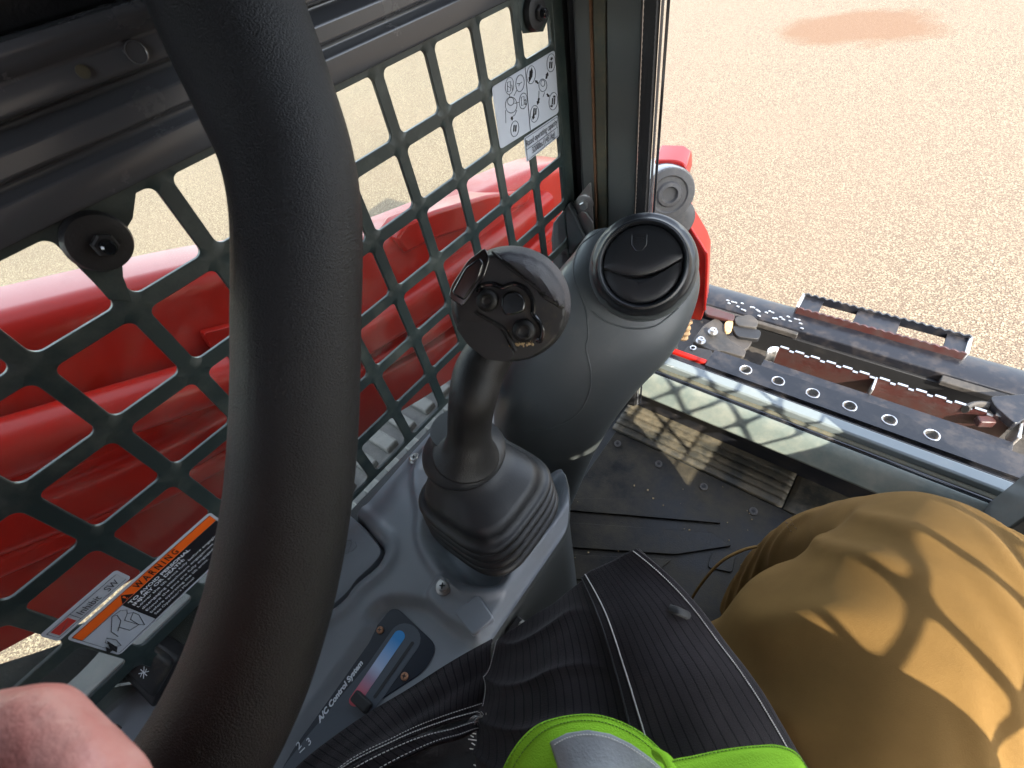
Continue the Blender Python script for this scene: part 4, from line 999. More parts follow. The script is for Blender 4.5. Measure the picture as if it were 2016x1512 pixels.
lt = [lt[0] + (lt[0] - lt[1])] + lt
beam(lt, boxprof(.05, .062, .018), 'upper_rib', 'red', lnk)
lt2 = [on(0, -.575, -80, 1130), on(0, -.575, 200, 1010), on(0, -.575, 460, 880), on(0, -.575, 720, 720), on(0, -.575, 860, 640), on(0, -.575, 1000, 530), on(0, -.575, 1100, 440)]
lt2 = [lt2[0] + (lt2[0] - lt2[1])] + lt2
beam(lt2, boxprof(.05, .03, .010), 'middle_rib', 'red', lnk)
lt3 = [on(0, -.585, -80, 1170), on(0, -.585, 200, 1040), on(0, -.585, 460, 905), on(0, -.585, 720, 755), on(0, -.585, 860, 680), on(0, -.585, 1000, 590), on(0, -.585, 1100, 510)]
lt3 = [lt3[0] + (lt3[0] - lt3[1])] + lt3
def h3(t): return .10
beam(lt3, boxprof(.05, h3, .006), 'side_plate', 'redflat', lnk)
# track
trk = thing('rubber_track', 'dusty grey rubber track beside the cab seen below the red arm', 'track', (-.72, .3, GZ))
MB().box((-.73, .05, -1.15), (.44, 1.9, .44)).build('track_belt', 'track', trk, bevel=.03, seg=4)
lug = None
for k in range(26):
    for s in (0, 1):
        y = -.80 + .068 * k + s * .034
        o = MB().box((0, 0, 0), (.19, .036, .026)).build('lug', 'track', None, bevel=.004) if lug is None else lug.copy()
        if lug is None: lug = o
        else: COL.objects.link(o)
        o.parent = trk; o.matrix_parent_inverse = Matrix.Translation(-Vector(trk.location)); o.location = (-.62 - .22 * s, y, -.925); o.rotation_euler.z = random.uniform(-.03, .03)
# ledge of the machine body between cab and track
led = MB(); led.box((-.455, .1, -.80), (.13, 1.5, .02)); lo = led.build('side_ledge', 'ledge', trk, bevel=.004)

MB().box((-.420, -.20, -.436), (.060, .56, .010)).build('window_ledge', 'ledge', cab, bevel=.002)
# ================================================================== STICKERS ON THE LEFT WINDOW
SXX = WX + .0030
def SP(px, py, k=0): return on(0, SXX + k * .00025, px, py)
def sticker(pts, k, name, m, parent, r=6, th=.0002):
    P = [SP(px, py, k) for px, py in (round_poly(pts, r, 4) if r else pts)]
    return MB().loft([[(p.x - th, p.y, p.z) for p in P], P]).build(name, m, parent, smooth=False)
def line(pts, parent, k=3, r=.00035, name='printed_line', m='ink'):
    return MB().tube([SP(a, b, k) for a, b in pts], r, 4).build(name, m, parent)
def lines(paths, parent, k=3, r=.00035, name='drawing', m='ink'):
    mb = MB()
    for pts in paths: mb.tube([SP(a, b, k) for a, b in pts], r, 4)
    return mb.build(name, m, parent)
warn = thing('warning_sticker', 'orange, black and white warning sticker with white text on the left window', 'sticker', SP(290, 1150))
def W2(a, b): # homography-free: sticker plane coordinates along Y (u) and Z (v) from its lower left corner
    return a, b
sticker([(132, 1256), (407, 1010), (445, 1030), (560, 1052), (232, 1286)], 0, 'backing', 'white', warn, 8) if False else None
# in the window plane: corners measured on the photograph
c00 = Vector((SXX, -.1672, -.3484)); exn = Vector((0, 1, 0)); eyn = Vector((0, 0, -1)); Hg = .0540; Wd = .1250
def T(a, b, k=0): return c00 + exn * (a * Hg) + eyn * (b * Hg) + Vector((.00025 * k, 0, 0))
asp = Wd / Hg
def Tpoly(pts, k, name, m, parent, th=.0002):
    P = [T(a, b, k) for a, b in pts]; return MB().loft([[p - Vector((th, 0, 0)) for p in P], P]).build(name, m, parent, smooth=False)
rp = [(a + asp / 2, b + .5) for a, b in rrect(asp, 1, .06, 5)]
Tpoly(rp, 0, 'backing', 'white', warn)
Tpoly([(.04, .05), (asp - .04, .05), (asp - .04, .225), (.04, .225)], 1, 'orange_band', 'orange', warn)
Tpoly([(.64, .235), (asp - .04, .235), (asp - .04, .95), (.64, .95)], 1, 'black_panel', 'ink', warn)
lnb = MB()
for q in ([(.04, .05), (asp - .04, .05), (asp - .04, .95), (.04, .95), (.04, .05)], [(.04, .23), (asp - .04, .23)]):
    lnb.tube([T(a, b, 2) for a, b in q], .00022, 4)
lnb.build('border_line', 'ink', warn)
Tpoly([(.66, .215), (.75, .065), (.84, .215)], 2, 'alert_triangle', 'ink', warn)
def fit_text(s, a, b, hgt, a1, m, par, Tf=None, bold=0):
    Tf = Tf or T
    o = text_obj('lettering', s, (0, 0, 0), (1, 0, 0), (0, 1, 0), hgt * 1.42, m, None, ext=.00005, bold=bold)
    xs = [v.co.x for v in o.data.vertices]; ys_ = [v.co.y for v in o.data.vertices]; p0, p1 = Tf(a, b, 3), Tf(a1, b, 3); x = (p1 - p0); L = x.length; x = x.normalized()
    y = Vector((0, 0, 1)); y = (y - x * y.dot(x)).normalized(); k = L / (max(xs) - min(xs)); x0_ = min(xs)
    for v in o.data.vertices: v.co = p0 + x * ((v.co.x - x0_) * k) + y * v.co.y + Vector((v.co.z, 0, 0))
    o.parent = par; o.matrix_parent_inverse = Matrix.Translation(-world_loc(par)); return o
fit_text('!', .735, .155, .09 * Hg, .765, 'orange', warn)
fit_text('W A R N I N G', .92, .140, .125 * Hg, 1.62, 'ink', warn, bold=.00015)
fit_text('TO AVOID PERSONAL', .70, .300, .056 * Hg, 1.72, 'textwhite', warn, bold=.00012)
fit_text('INJURY OR DEATH:', .70, .385, .056 * Hg, 1.56, 'textwhite', warn, bold=.00012)
for i, (s, e) in enumerate((('Lower the lift arms fully before engaging or', 2.24), ('disengaging attachment engagement pins.', 2.15), ('Ensure the pins are fully engaged', 1.90), ('before operating the lift arms.', 1.74), ("See Operator's Manual", 1.40))):
    fit_text(s, .70, .475 + .095 * i, .046 * Hg, e, 'textwhite', warn)
dr = MB(); mp_ = lambda a, b: (.06 + (a - .2) * .50, .26 + (b - .36) * 1.18)
for q in ([(.62, .55), (1.0, .36), (1.08, .40), (.98, .52), (.70, .62)], [(.62, .55), (.56, .70)], [(.80, .58), (.82, .76), (1.05, .80), (1.02, .56), (1.22, .50), (1.30, .56), (1.10, .62), (1.05, .80)],
          [(1.0, .36), (1.22, .38), (1.30, .45), (1.22, .50)], [(1.30, .56), (1.30, .66), (1.10, .88), (1.05, .80)], [(.30, .62), (.42, .58), (.46, .72), (.36, .86), (.28, .80), (.30, .62)], [(.30, .70), (.20, .86)]):
    dr.tube([T(*mp_(a, b), 3) for a, b in q], .00026, 4)
dr.build('drawing', 'ink', warn)['kind'] = 'stuff'
Tpoly([mp_(*p) for p in ((.02, .80), (.20, .68), (.18, .76), (.36, .62), (.28, .84), (.14, .90), (.16, .82))], 3, 'arrow_print', 'ink', warn)

inh = thing('switch_sticker', 'small grey sticker reading Inhibit SW left of the warning sticker', 'sticker', SP(170, 1190))
c00 = Vector((SXX, -.1702, -.3285)); Hg = .0168; Wd = .0580; asp = Wd / Hg
Tpoly([(a + asp / 2, b + .5) for a, b in rrect(asp, 1, .16, 5)], 0, 'backing', 'white', inh)
Tpoly([(.25, .28), (1.0, .28), (1.0, .75), (.25, .75)], 1, 'red_square', 'redprint', inh)
lnb = MB()
for q in ([(.15, .2), (asp - .15, .2), (asp - .15, .82), (.15, .82), (.15, .2)], [(1.15, .2), (1.15, .82)], [(.4, .65), (.9, .4)]): lnb.tube([T(a, b, 2) for a, b in q], .0002, 4)
lnb.build('border_line', 'ink', inh)
fit_text('Inhibit   SW', 1.3, .54, .36 * Hg, asp - .35, 'ink', inh)

ctl = thing('lever_guide_sticker', 'white sticker with lever function diagrams in circles near the front of the left window', 'sticker', SP(1035, 190))
sticker([(968, 172), (1092, 98), (1100, 222), (985, 294)], 0, 'backing', 'white', ctl, 7)
line([(1034, 132), (1044, 256)], ctl)
circ = []
Q = {}
def sq(x, y): # zoomed sheet coordinates -> photograph
    return (950 + x / 6.3, 90 + y / 6.3)
for (x, y, rx, ry) in ((335, 498, 52, 105), (465, 465, 52, 105), (505, 685, 50, 98), (400, 1030, 50, 98), (603, 360, 54, 112), (850, 212, 52, 112), (645, 845, 52, 105), (878, 688, 54, 108)):
    circ.append([sq(x + rx * cos(2 * pi * k / 20), y + ry * sin(2 * pi * k / 20) - .25 * rx * cos(2 * pi * k / 20)) for k in range(21)])
circ.append([sq(355 + 72 * cos(2 * pi * k / 20), 735 + 100 * sin(2 * pi * k / 20)) for k in range(21)])
circ.append([sq(350 + 40 * cos(2 * pi * k / 14), 690 + 50 * sin(2 * pi * k / 14)) for k in range(15)])
circ.append([sq(748 + 50 * cos(2 * pi * k / 20), 490 + 78 * sin(2 * pi * k / 20)) for k in range(21)])
circ.append([sq(748 + 25 * cos(2 * pi * k / 14), 465 + 40 * sin(2 * pi * k / 14)) for k in range(15)])
circ += [[sq(335, 600), sq(338, 640)], [sq(425, 550), sq(390, 620)], [sq(400, 715), sq(455, 700)], [sq(285, 800), sq(290, 960)], [sq(425, 800), sq(400, 860), sq(370, 880), sq(368, 930)], [sq(700, 560), sq(698, 680)], [sq(770, 580), sq(750, 635)]]
circ += [[sq(308, 455), sq(312, 575), sq(350, 560), sq(345, 440), sq(308, 455)], [sq(312, 500), sq(340, 520)], [sq(430, 470), sq(460, 470), sq(490, 450)], [sq(460, 470), sq(450, 500)], [sq(480, 640), sq(484, 745), sq(518, 730), sq(514, 628), sq(480, 640)]]
lines(circ, ctl, r=.00028)
ar = MB()
def tri(a, b, w_=10):
    a = Vector((*sq(*a), 0)); b = Vector((*sq(*b), 0)); d = (b - a); n_ = Vector((-d.y, d.x, 0)).normalized() * w_ / 6.3
    for s_ in ([a + n_ * .5, a - n_ * .5, (a + b) / 2 - n_ * .5, (a + b) / 2 + n_ * .5], [(a + b) / 2 - n_, b, (a + b) / 2 + n_]):
        P = [SP(p.x, p.y, 2) for p in s_]; ar.loft([[q_ - Vector((.0002, 0, 0)) for q_ in P], P])
for a, b in (((690, 470), (655, 425)), ((790, 410), (812, 325)), ((800, 595), (828, 640)), ((702, 650), (682, 735)), ((600, 400), (612, 270)), ((605, 330), (580, 455)), ((850, 180), (865, 140)), ((640, 840), (625, 920)), ((870, 740), (845, 760)), ((880, 640), (905, 620)), ((365, 880), (366, 925))):
    tri(a, b, 20)
for x, y in ((600, 350), (845, 240), (648, 815), (878, 690), (400, 1025)):
    for o_ in (-12, 12):
        P = [SP(*sq(x + o_ + dx, y + dy), 2) for dx, dy in ((-7, 45), (7, 35), (12, -45), (-2, -38))]; ar.loft([[q_ - Vector((.0002, 0, 0)) for q_ in P], P])
ar.build('arrow_print', 'ink', ctl)['kind'] = 'stuff'
for s, x, y in (('1', 355, 530), ('2', 522, 710)):
    text_obj('lettering', s, SP(*sq(x, y), 3), (0, 1, 0), (0, 0, 1), .008, 'ink', ctl, ext=.00005)
cap = thing('capacity_sticker', 'small white sticker reading Rated operating capacity 3200lbs below the diagram sticker', 'sticker', SP(1066, 272))
sticker([(1031, 272), (1098, 226), (1101, 268), (1037, 320)], 0, 'backing', 'white', cap, 4)
lines([[(1034, 273), (1097, 230), (1099, 267), (1039, 316), (1034, 273)], [(1037, 295), (1098, 250)]], cap, r=.0003)
for s, a, b, w_ in (('Rated operating capacity', (1036, 286), (1097, 243), 1), ('3200lbs.(1451kg)', (1045, 303), (1092, 270), 1)):
    pass
c00 = Vector((SXX, .4600, -.2352)); Hg = .0275
fit_text('Rated operating capacity', .10, .26, .0075, 2.52, 'ink', cap)
fit_text('3200lbs.(1451kg)', .45, .70, .0075, 2.25, 'ink', cap)

# ================================================================== RESTRAINT BAR
bar = thing('restraint_bar', 'thick black foam padded restraint bar curving down in front of the window', 'restraint bar', dp(590, 700, .25))
bp_ = [(330, -260, .25, 150), (405, -110, .25, 146), (452, 10, .25, 142), (492, 110, .25, 137), (533, 210, .25, 130), (566, 300, .25, 124), (585, 395, .25, 121), (590, 500, .25, 119), (588, 620, .25, 118),
      (587, 740, .25, 117), (583, 850, .25, 117), (573, 970, .25, 117), (553, 1095, .25, 118), (524, 1215, .25, 120), (478, 1345, .25, 124), (420, 1460, .25, 128), (350, 1570, .25, 134), (270, 1680, .25, 140)]
pts = smoothpath([dp(a, b, d) for a, b, d, r in bp_], 5); rr = smoothvals([r * d / FPX for a, b, d, r in bp_], 5)
MB().tube(pts, rr, 48).build('foam_sleeve', 'foam', bar, ang=180)

# ================================================================== PERSON
per = thing('person', 'seated person in tan trousers, charcoal jacket and lime vest, one hand at lower left', 'person', (.02, -.05, -.55))
def cloth_tube(path, rad, n, fold, name, m, sub=1, nseg=8, flat=1.0, up=None):
    pts = smoothpath(path, nseg); rr = smoothvals(rad, nseg); mb = MB(); mb.tube(pts, rr, n, flat=flat, up=up)
    N = len(pts)
    for i in range(N):
        for k in range(n):
            v = mb.v[i * n + k]; c = pts[i]; d = (v - c).normalized(); mb.v[i * n + k] = v + d * fold(i / (N - 1), 2 * pi * k / n, v)
    return mb.build(name, m, per, ang=180, sub=sub)
def ns(v, s, k=0): return noise.noise(Vector((v[0] * s[0] + k, v[1] * s[1], v[2] * s[2])))
def fold_th(t, a, v):
    f = .0040 * ns(v, (11, 7, 11)) + .0012 * ns(v, (34, 12, 34), 3)
    if t < .55:
        q = v.x * cd.x + v.y * cd.y + v.z * cd.z; w_ = sm(.0, .10, t) * sm(.55, .25, t) * sm(.10, .055, v.x - .25 * v.y + .03)
        f += .0095 * w_ * (1 - abs(sin(pi * (q / .034 + 1.1 * ns(v, (7, 7, 7)) + .3)))) ** 1.6
        e = v.x * .8 + v.y * .6; f += .004 * sm(.13, .17, v.x) * sin(e * 230 + 3 * ns(v, (12, 12, 12)))
    else:
        q = v.z + .35 * v.y - .5 * v.x; f += .0055 * sm(.55, .62, t) * (1 - abs(sin(pi * (q / .085 + 2.4 * ns(v, (11, 11, 5), 4))))) ** 1.2
    return f
K = [(.03, -.16, -.610), (.055, -.03, -.580), (.080, .09, -.522), (.113, .182, -.474), (.139, .260, -.465), (.144, .305, -.492), (.128, .328, -.545), (.112, .340, -.600), (.095, .352, -.68), (.085, .352, -.76), (.08, .345, -.82), (.08, .34, -.90)]
Rr = [.088, .092, .094, .090, .083, .078, .076, .072, .070, .068, .066, .064]
cloth_tube([(x + .010, y, z - .002) for x, y, z in K], [r * .93 for r in Rr], 72, fold_th, 'trousers', 'trousers', sub=1, nseg=12, flat=1.16)
# left leg, under the jacket
K2 = [(-.03, -.16, -.59), (-.045, -.05, -.595), (-.055, .02, -.60), (-.06, .06, -.62), (-.06, .07, -.66), (-.06, .06, -.74), (-.06, .05, -.82), (-.06, .05, -.90)]
cloth_tube(K2, [.085, .08, .075, .068, .062, .058, .054, .052], 48, fold_th, 'trousers', 'trousers', sub=1)

cloth_tube([(.13, -.16, -.56), (.185, -.03, -.565), (.235, .10, -.585), (.27, .16, -.62)], [.10, .095, .09, .08], 40, fold_th, 'trousers', 'trousers', sub=1)
# body: one continuous mesh (mostly covered by the clothes)
def limb_mesh(name, J, E, m, parent):
    """tapered limbs between the joints, fused to one skin by a voxel remesh and smoothing"""
    mb = MB()
    for a, b in E:
        pa, pb = Vector(J[a][0]), Vector(J[b][0]); mb.tube([pa + (pb - pa) * (k / 6) for k in range(7)], [J[a][1] + (J[b][1] - J[a][1]) * k / 6 for k in range(7)], 20)
    for p, r in J:
        mb.lathe(p, (0, 0, 1), [(max(r * sin(pi * k / 12), r * .02), -r * cos(pi * k / 12)) for k in range(13)], 20)
    o = mb.build(name, m, parent, ang=180)
    md = o.modifiers.new('remesh', 'REMESH'); md.mode = 'VOXEL'; md.voxel_size = .0032; md.use_smooth_shade = True
    return o
hd_ = lambda px, py, d: tuple(dp(px, py, d))
J = [((0.0, -.20, -.50), .11), ((0, -.26, -.32), .12), ((0, -.30, -.12), .12), ((0, -.33, .02), .06), ((0, -.33, .07), .055), ((0, -.32, .17), .085), ((0, -.33, .24), .07),
     ((.062, -.03, -.585), .06), ((.148, .258, -.478), .042), ((.108, .345, -.68), .034), ((.08, .34, -.87), .035), ((.085, .39, -.925), .022), ((.09, .46, -.93), .016),
     ((-.045, -.03, -.595), .06), ((-.058, .05, -.62), .045), ((-.06, .06, -.74), .04), ((-.06, .05, -.88), .035), ((-.065, .11, -.925), .02), ((-.07, .18, -.93), .015),
     ((-.17, -.30, -.04), .055), ((-.22, -.31, -.19), .042), ((-.235, -.29, -.28), .036), (hd_(-330, 1900, .26), .026), (hd_(-180, 1700, .20), .024), (hd_(-90, 1560, .165), .021),
     ((.17, -.30, -.04), .055), ((.25, -.14, -.18), .042), ((.295, .02, -.275), .036), ((.21, -.02, -.19), .030), ((.12, -.05, -.10), .022), ((.07, -.06, -.05), .02)]
E = [(0, 1), (1, 2), (2, 3), (3, 4), (4, 5), (5, 6), (0, 7), (7, 8), (8, 9), (9, 10), (10, 11), (11, 12), (0, 13), (13, 14), (14, 15), (15, 16), (16, 17), (17, 18), (2, 19), (19, 20), (20, 21), (21, 22), (22, 23), (23, 24), (2, 25), (25, 26), (26, 27), (27, 28), (28, 29), (29, 30)]
# left hand: knuckles and fingers, part of the same body
nJ = len(J)
hand = [(24, [(-30, 1475, .150, .0165), (60, 1452, .146, .0150), (150, 1520, .138, .0118), (120, 1640, .128, .0100)]),
        (24, [(20, 1560, .152, .0160), (150, 1505, .148, .0122), (225, 1560, .140, .0104), (215, 1680, .126, .0092)]),
        (24, [(20, 1660, .155, .0150), (165, 1600, .149, .0115), (240, 1670, .140, .0095), (210, 1790, .126, .0085)]),
        (24, [(0, 1760, .158, .0130), (140, 1720, .150, .0105), (210, 1790, .140, .0088), (160, 1880, .130, .0078)])]
for root_, ch in hand:
    pr = root_
    for px, py, d, r in ch:
        if (px, py) == (-120, 1400) or (px, py) == (-60, 1330): px -= 60; py += 60
        J.append((hd_(px, py, d), r)); E.append((pr, len(J) - 1)); pr = len(J) - 1
bo = limb_mesh('body', J, E, 'skin', per)
md = bo.modifiers.new('smooth', 'SMOOTH'); md.factor = .5; md.iterations = 9
bpy.context.view_layer.update(); me_ = bpy.data.meshes.new_from_object(bo.evaluated_get(bpy.context.evaluated_depsgraph_get()))
bm = bmesh.new(); bm.from_mesh(me_); seen = set(); best = []
for v0 in bm.verts:                                                # keep the one outer skin
    if v0.index in seen: continue
    stack = [v0]; seen.add(v0.index); comp = []
    while stack:
        q_ = stack.pop(); comp.append(q_)
        for e_ in q_.link_edges:
            r_ = e_.other_vert(q_)
            if r_.index not in seen: seen.add(r_.index); stack.append(r_)
    if len(comp) > len(best): best = comp
keep = set(best); bmesh.ops.delete(bm, geom=[v_ for v_ in bm.verts if v_ not in keep], context='VERTS')
bm.to_mesh(me_); bm.free(); bo.modifiers.clear(); bo.data = me_; me_.name = 'body'
for p_ in me_.polygons: p_.use_smooth = True
hr = MB(); hr.lathe((0, -.345, .20), (0, -.25, 1), [(.098, -.03), (.104, .02), (.098, .07), (.070, .105), (.02, .120)], 24); hr.build('hair', 'trough', per)
# boots
for x, y in ((.085, .38), (-.065, .10)):
    mb = MB(); mb.loft([[Vector((x + .048 * w_ * cos(a), y + .03 + l_ * sin(a), z)) for a in [2 * pi * k / 24 for k in range(24)]] for z, w_, l_ in ((FZ + .008, 1, .13), (FZ + .03, 1, .13), (FZ + .05, .95, .115), (FZ + .075, .9, .085), (FZ + .11, .9, .06), (FZ + .15, .9, .055))])
    mb.build('work_boot', 'trough', per, sub=1)
# torso of the jacket, behind and under the camera
cloth_tube([(0.0, -.21, -.53), (0, -.25, -.42), (0, -.29, -.28), (0, -.31, -.14), (0, -.33, -.03), (0, -.33, .01)], [.15, .165, .17, .165, .11, .075], 40, lambda t, a, v: .008 * ns(v, (10, 10, 10)), 'jacket_torso', 'jacket', flat=.8, up=(1, 0, 0))
cloth_tube([(.16, -.30, -.04), (.24, -.15, -.17), (.290, .00, -.265), (.297, .035, -.275), (.22, -.01, -.20), (.15, -.04, -.13)], [.07, .062, .058, .056, .048, .042], 28, lambda t, a, v: .005 * ns(v, (20, 20, 20)), 'jacket_sleeve', 'jacket')
cloth_tube([(-.16, -.30, -.04), (-.22, -.31, -.18), (-.235, -.30, -.27), (-.225, -.25, -.30), (-.21, -.20, -.28)], [.07, .062, .056, .048, .040], 28, lambda t, a, v: .005 * ns(v, (20, 20, 20)), 'jacket_sleeve', 'jacket')

def G(rows): return [[dp(*p) for p in r] for r in rows]
def jfold(u, v):
    p = (u * 1.0, v * 1.0, 0)
    f = .006 * noise.noise(Vector((u * 2.2 + 3, v * 3.0, 1))) + .0022 * noise.noise(Vector((u * 7, v * 6, 5)))
    # long soft creases running from upper left down to the right
    s_ = v * 5.2 - u * 2.2 + .5 * noise.noise(Vector((u * 3, v * 2, 9)))
    f += .0042 * (1 - abs(sin(pi * s_))) ** 2.2 * sm(.62, .35, u) * sm(0, .12, v)
    return f
jrows = [[(978, 1262, .445), (1055, 1208, .42), (1135, 1152, .405), (1195, 1112, .395), (1256, 1080, .390)],
         [(958, 1335, .43), (1055, 1285, .385), (1160, 1232, .365), (1255, 1200, .36), (1350, 1166, .366)],
         [(946, 1410, .41), (1060, 1370, .355), (1185, 1335, .340), (1310, 1302, .333), (1432, 1268, .345)],
         [(940, 1500, .385), (1060, 1475, .33), (1205, 1445, .318), (1365, 1415, .310), (1508, 1380, .325)],
         [(930, 1620, .35), (1060, 1600, .30), (1225, 1575, .29), (1430, 1550, .285), (1605, 1530, .305)],
         [(900, 1850, .30), (1060, 1820, .26), (1250, 1800, .25), (1500, 1760, .25), (1720, 1740, .28)]]
jk = patch(G(jrows), 110, 150, jfold); jk.build('jacket_flap', 'jacket', per, solid=.0022, soff=-1, ang=180)
def surf(mb, fn):
    def f(u, v, h=0): return mb.ev(u, v) + mb.nrm(u, v) * (fn(u, v) + h)
    return f
js = surf(jk, jfold)
def strip(sf, us, v0, v1, h, name, m, n=70, th=.0012):
    rows = [[sf(u, v0 + (v1 - v0) * k / n, h if 0 < i < len(us) - 1 else h - th) for i, u in enumerate(us)] for k in range(n + 1)]
    mb = MB(); mb.uv = []
    for k, r in enumerate(rows):
        for i, p in enumerate(r): mb.v.append(p); mb.uv.append((us[i], v0 + (v1 - v0) * k / n))
    c = len(us); mb.f = [(j * c + i, j * c + i + 1, (j + 1) * c + i + 1, (j + 1) * c + i) for j in range(n) for i in range(c - 1)]
    return face_viewer(mb).build(name, m, per, solid=.0008, soff=-1, ang=180)
strip(js, [.555, .557, .565, .64, .72, .80, .88, .94, .985, .995], 0.0, 1.0, .0036, 'front_placket', 'jacket')
strip(js, [.557, .559, .562, .565], 0.02, .98, .0044, 'placket_fold_shade', 'black')  # black strip stands in for the fold's shadow along the placket
def stitches(fn, n, r, name, m, duty=.68, par=None):
    mb = MB()
    for k in range(n):
        a, b = k / n, (k + duty) / n; p, q, c = fn(a), fn(b), fn((a + b) / 2); mb.tube([p, c, q], r, 5)
    o = mb.build(name, m, par or per, ang=180); o['kind'] = 'stuff'; return o
stitches(lambda t: js(.598, .01 + .8 * t, .0046), 150, .00042, 'stitching', 'thread', .86)
stitches(lambda t: js(.945, .01 + .8 * t, .0044), 130, .00034, 'stitching', 'thread', .7)
stitches(lambda t: js(.025, .0 + .36 * t, .0008), 40, .00034, 'stitching', 'thread', .7)
# small loop on the placket
lp = [dp(*p) for p in ((1318, 1198, .352), (1335, 1203, .349), (1352, 1211, .351), (1366, 1217, .356))]
MB().tube(smoothpath(lp, 4), .0016, 8, flat=2.0).build('hanger_loop', 'black', per)
# rear part of the jacket hem, left of the slit
brow = [[(500, 1590, .40), (620, 1480, .42), (735, 1398, .435), (850, 1325, .445), (968, 1256, .452)],
        [(540, 1600, .39), (655, 1500, .405), (765, 1430, .415), (868, 1370, .425), (962, 1320, .43)],
        [(575, 1600, .38), (688, 1512, .39), (790, 1455, .40), (872, 1425, .41), (950, 1405, .415)]]
def bfold(u, v): return .003 * noise.noise(Vector((u * 4, v * 3, 2))) + .0012 * sin(14 * v + 5 * u)
bk = patch(G(brow), 80, 50, bfold); bk.build('jacket_hem', 'jacket', per, solid=.0022, ang=180); bs = surf(bk, bfold)
stitches(lambda t: bs(.12 + .86 * t, .93, .0008), 60, .00042, 'stitching', 'thread', .75)
stitches(lambda t: bs(.12 + .86 * t, .84, .0008), 60, .00032, 'stitching', 'thread', .6)
brow = [[(575, 1590, .372), (690, 1508, .385), (800, 1456, .393), (890, 1432, .40), (955, 1415, .408), (985, 1440, .405)],
        [(600, 1620, .368), (720, 1535, .380), (830, 1475, .388), (905, 1448, .395), (950, 1440, .40), (975, 1470, .40)]]
def cfold(u, v): return .0015 * noise.noise(Vector((u * 9, v * 2, 2)))
ck = patch(G(brow), 80, 10, cfold); ck.build('hem_band', 'jacket', per, solid=.003, ang=180); cs_ = surf(ck, cfold)
stitches(lambda t: cs_(.08 + .88 * t, .25, .0006), 60, .00036, 'stitching', 'thread', .7)
stitches(lambda t: cs_(.08 + .88 * t, .8, .0006), 60, .00030, 'stitching', 'thread', .6)
brow = [[(590, 1600, .40), (760, 1480, .41), (880, 1440, .415), (965, 1440, .415)], [(620, 1700, .39), (780, 1560, .40), (890, 1500, .405), (975, 1480, .405)], [(700, 1850, .36), (830, 1700, .37), (930, 1640, .37), (1010, 1600, .37)]]
ik = patch(G(brow), 40, 30, lambda u, v: .003 * noise.noise(Vector((u * 5, v * 4, 0)))); ik.build('jacket_lining', 'black', per, solid=.002, ang=180); is_ = surf(ik, lambda u, v: 0)
mb = MB()
for k in range(9):
    a = is_(.80 + .02 * (k % 2), .05 + .09 * k, .004); b = is_(.86 - .02 * (k % 2), .10 + .09 * k, .004); mb.tube([a, b], .0004, 5)
for k in range(16):
    a = is_(.45 + .02 * k, .10 + .02 * (k % 2), .004); b = is_(.465 + .02 * k, .12 - .02 * (k % 2), .004); mb.tube([a, b], .0004, 5)
o = mb.build('overlock_thread', 'thread', per); o['kind'] = 'stuff'
# loose thread tuft at the slit
mb = MB(); c = dp(945, 1412, .398)
for k in range(22):
    a = random.uniform(0, 2 * pi); L = random.uniform(.003, .009); mb.tube(smoothpath([c, c + hx * (L * .6 * cos(a)) + hy * (L * .6 * sin(a)) + hn * .001, c + hx * (L * cos(a + .5)) + hy * (L * sin(a + .5)) + hn * .002], 3), .00022, 4)
o = mb.build('loose_thread', 'thread', per); o['kind'] = 'stuff'
# hi vis vest
vrow = [[(955, 1600, .300), (1000, 1490, .304), (1052, 1430, .308), (1120, 1408, .308), (1185, 1408, .306), (1250, 1434, .303), (1298, 1476, .300), (1325, 1508, .296)],
        [(985, 1650, .290), (1030, 1540, .294), (1080, 1475, .297), (1130, 1450, .298), (1190, 1452, .296), (1248, 1478, .293), (1300, 1520, .289), (1335, 1560, .285)],
        [(1000, 1800, .26), (1060, 1680, .268), (1110, 1600, .272), (1160, 1570, .272), (1210, 1570, .27), (1260, 1600, .268), (1310, 1640, .264), (1350, 1690, .26)],
        [(1010, 2100, .21), (1080, 1980, .215), (1140, 1880, .22), (1190, 1850, .22), (1240, 1850, .22), (1290, 1880, .218), (1340, 1920, .215), (1390, 1960, .21)]]
def vfold(u, v): return .0022 * noise.noise(Vector((u * 3, v * 3, 7)))
vk = patch(G(vrow), 90, 60, vfold); vk.build('vest', 'hivis', per, solid=.003, ang=180); vs_ = surf(vk, vfold)
for vv in (.045, .16): stitches(lambda t: vs_(.06 + .92 * t, vv, .0004), 60, .00028, 'stitching', 'darkthread', .7)
strip(lambda u, v, h=0: vs_(.30 + .66 * u, .30 + .40 * v + .11 * (1 - 4 * (u - .42) ** 2) * 0 + .18 * max(0, (.22 - u) / .22) ** 2 * 0 , h), [0, .02, .15, .3, .45, .6, .75, .9, .98, 1], 0, 1, .0016, 'reflective_tape', 'reflect', n=30)
stitches(lambda t: vs_(.32 + .62 * t, .345, .0022), 45, .00028, 'stitching', 'thread', .6)
vrow = [[(1312, 1512, 0.268), (1325, 1494, 0.271), (1370, 1486, 0.273), (1430, 1474, 0.275), (1490, 1467, 0.276), (1535, 1468, 0.277), (1570, 1488, 0.277), (1605, 1545, 0.274)],
        [(1325, 1560, 0.259), (1340, 1540, 0.261), (1385, 1530, 0.263), (1440, 1520, 0.265), (1500, 1512, 0.266), (1545, 1514, 0.267), (1590, 1540, 0.266), (1630, 1600, 0.264)],
        [(1345, 1800, 0.224), (1370, 1760, 0.224), (1420, 1740, 0.229), (1480, 1730, 0.229), (1540, 1720, 0.229), (1600, 1720, 0.229), (1660, 1740, 0.229), (1700, 1780, 0.224)]]
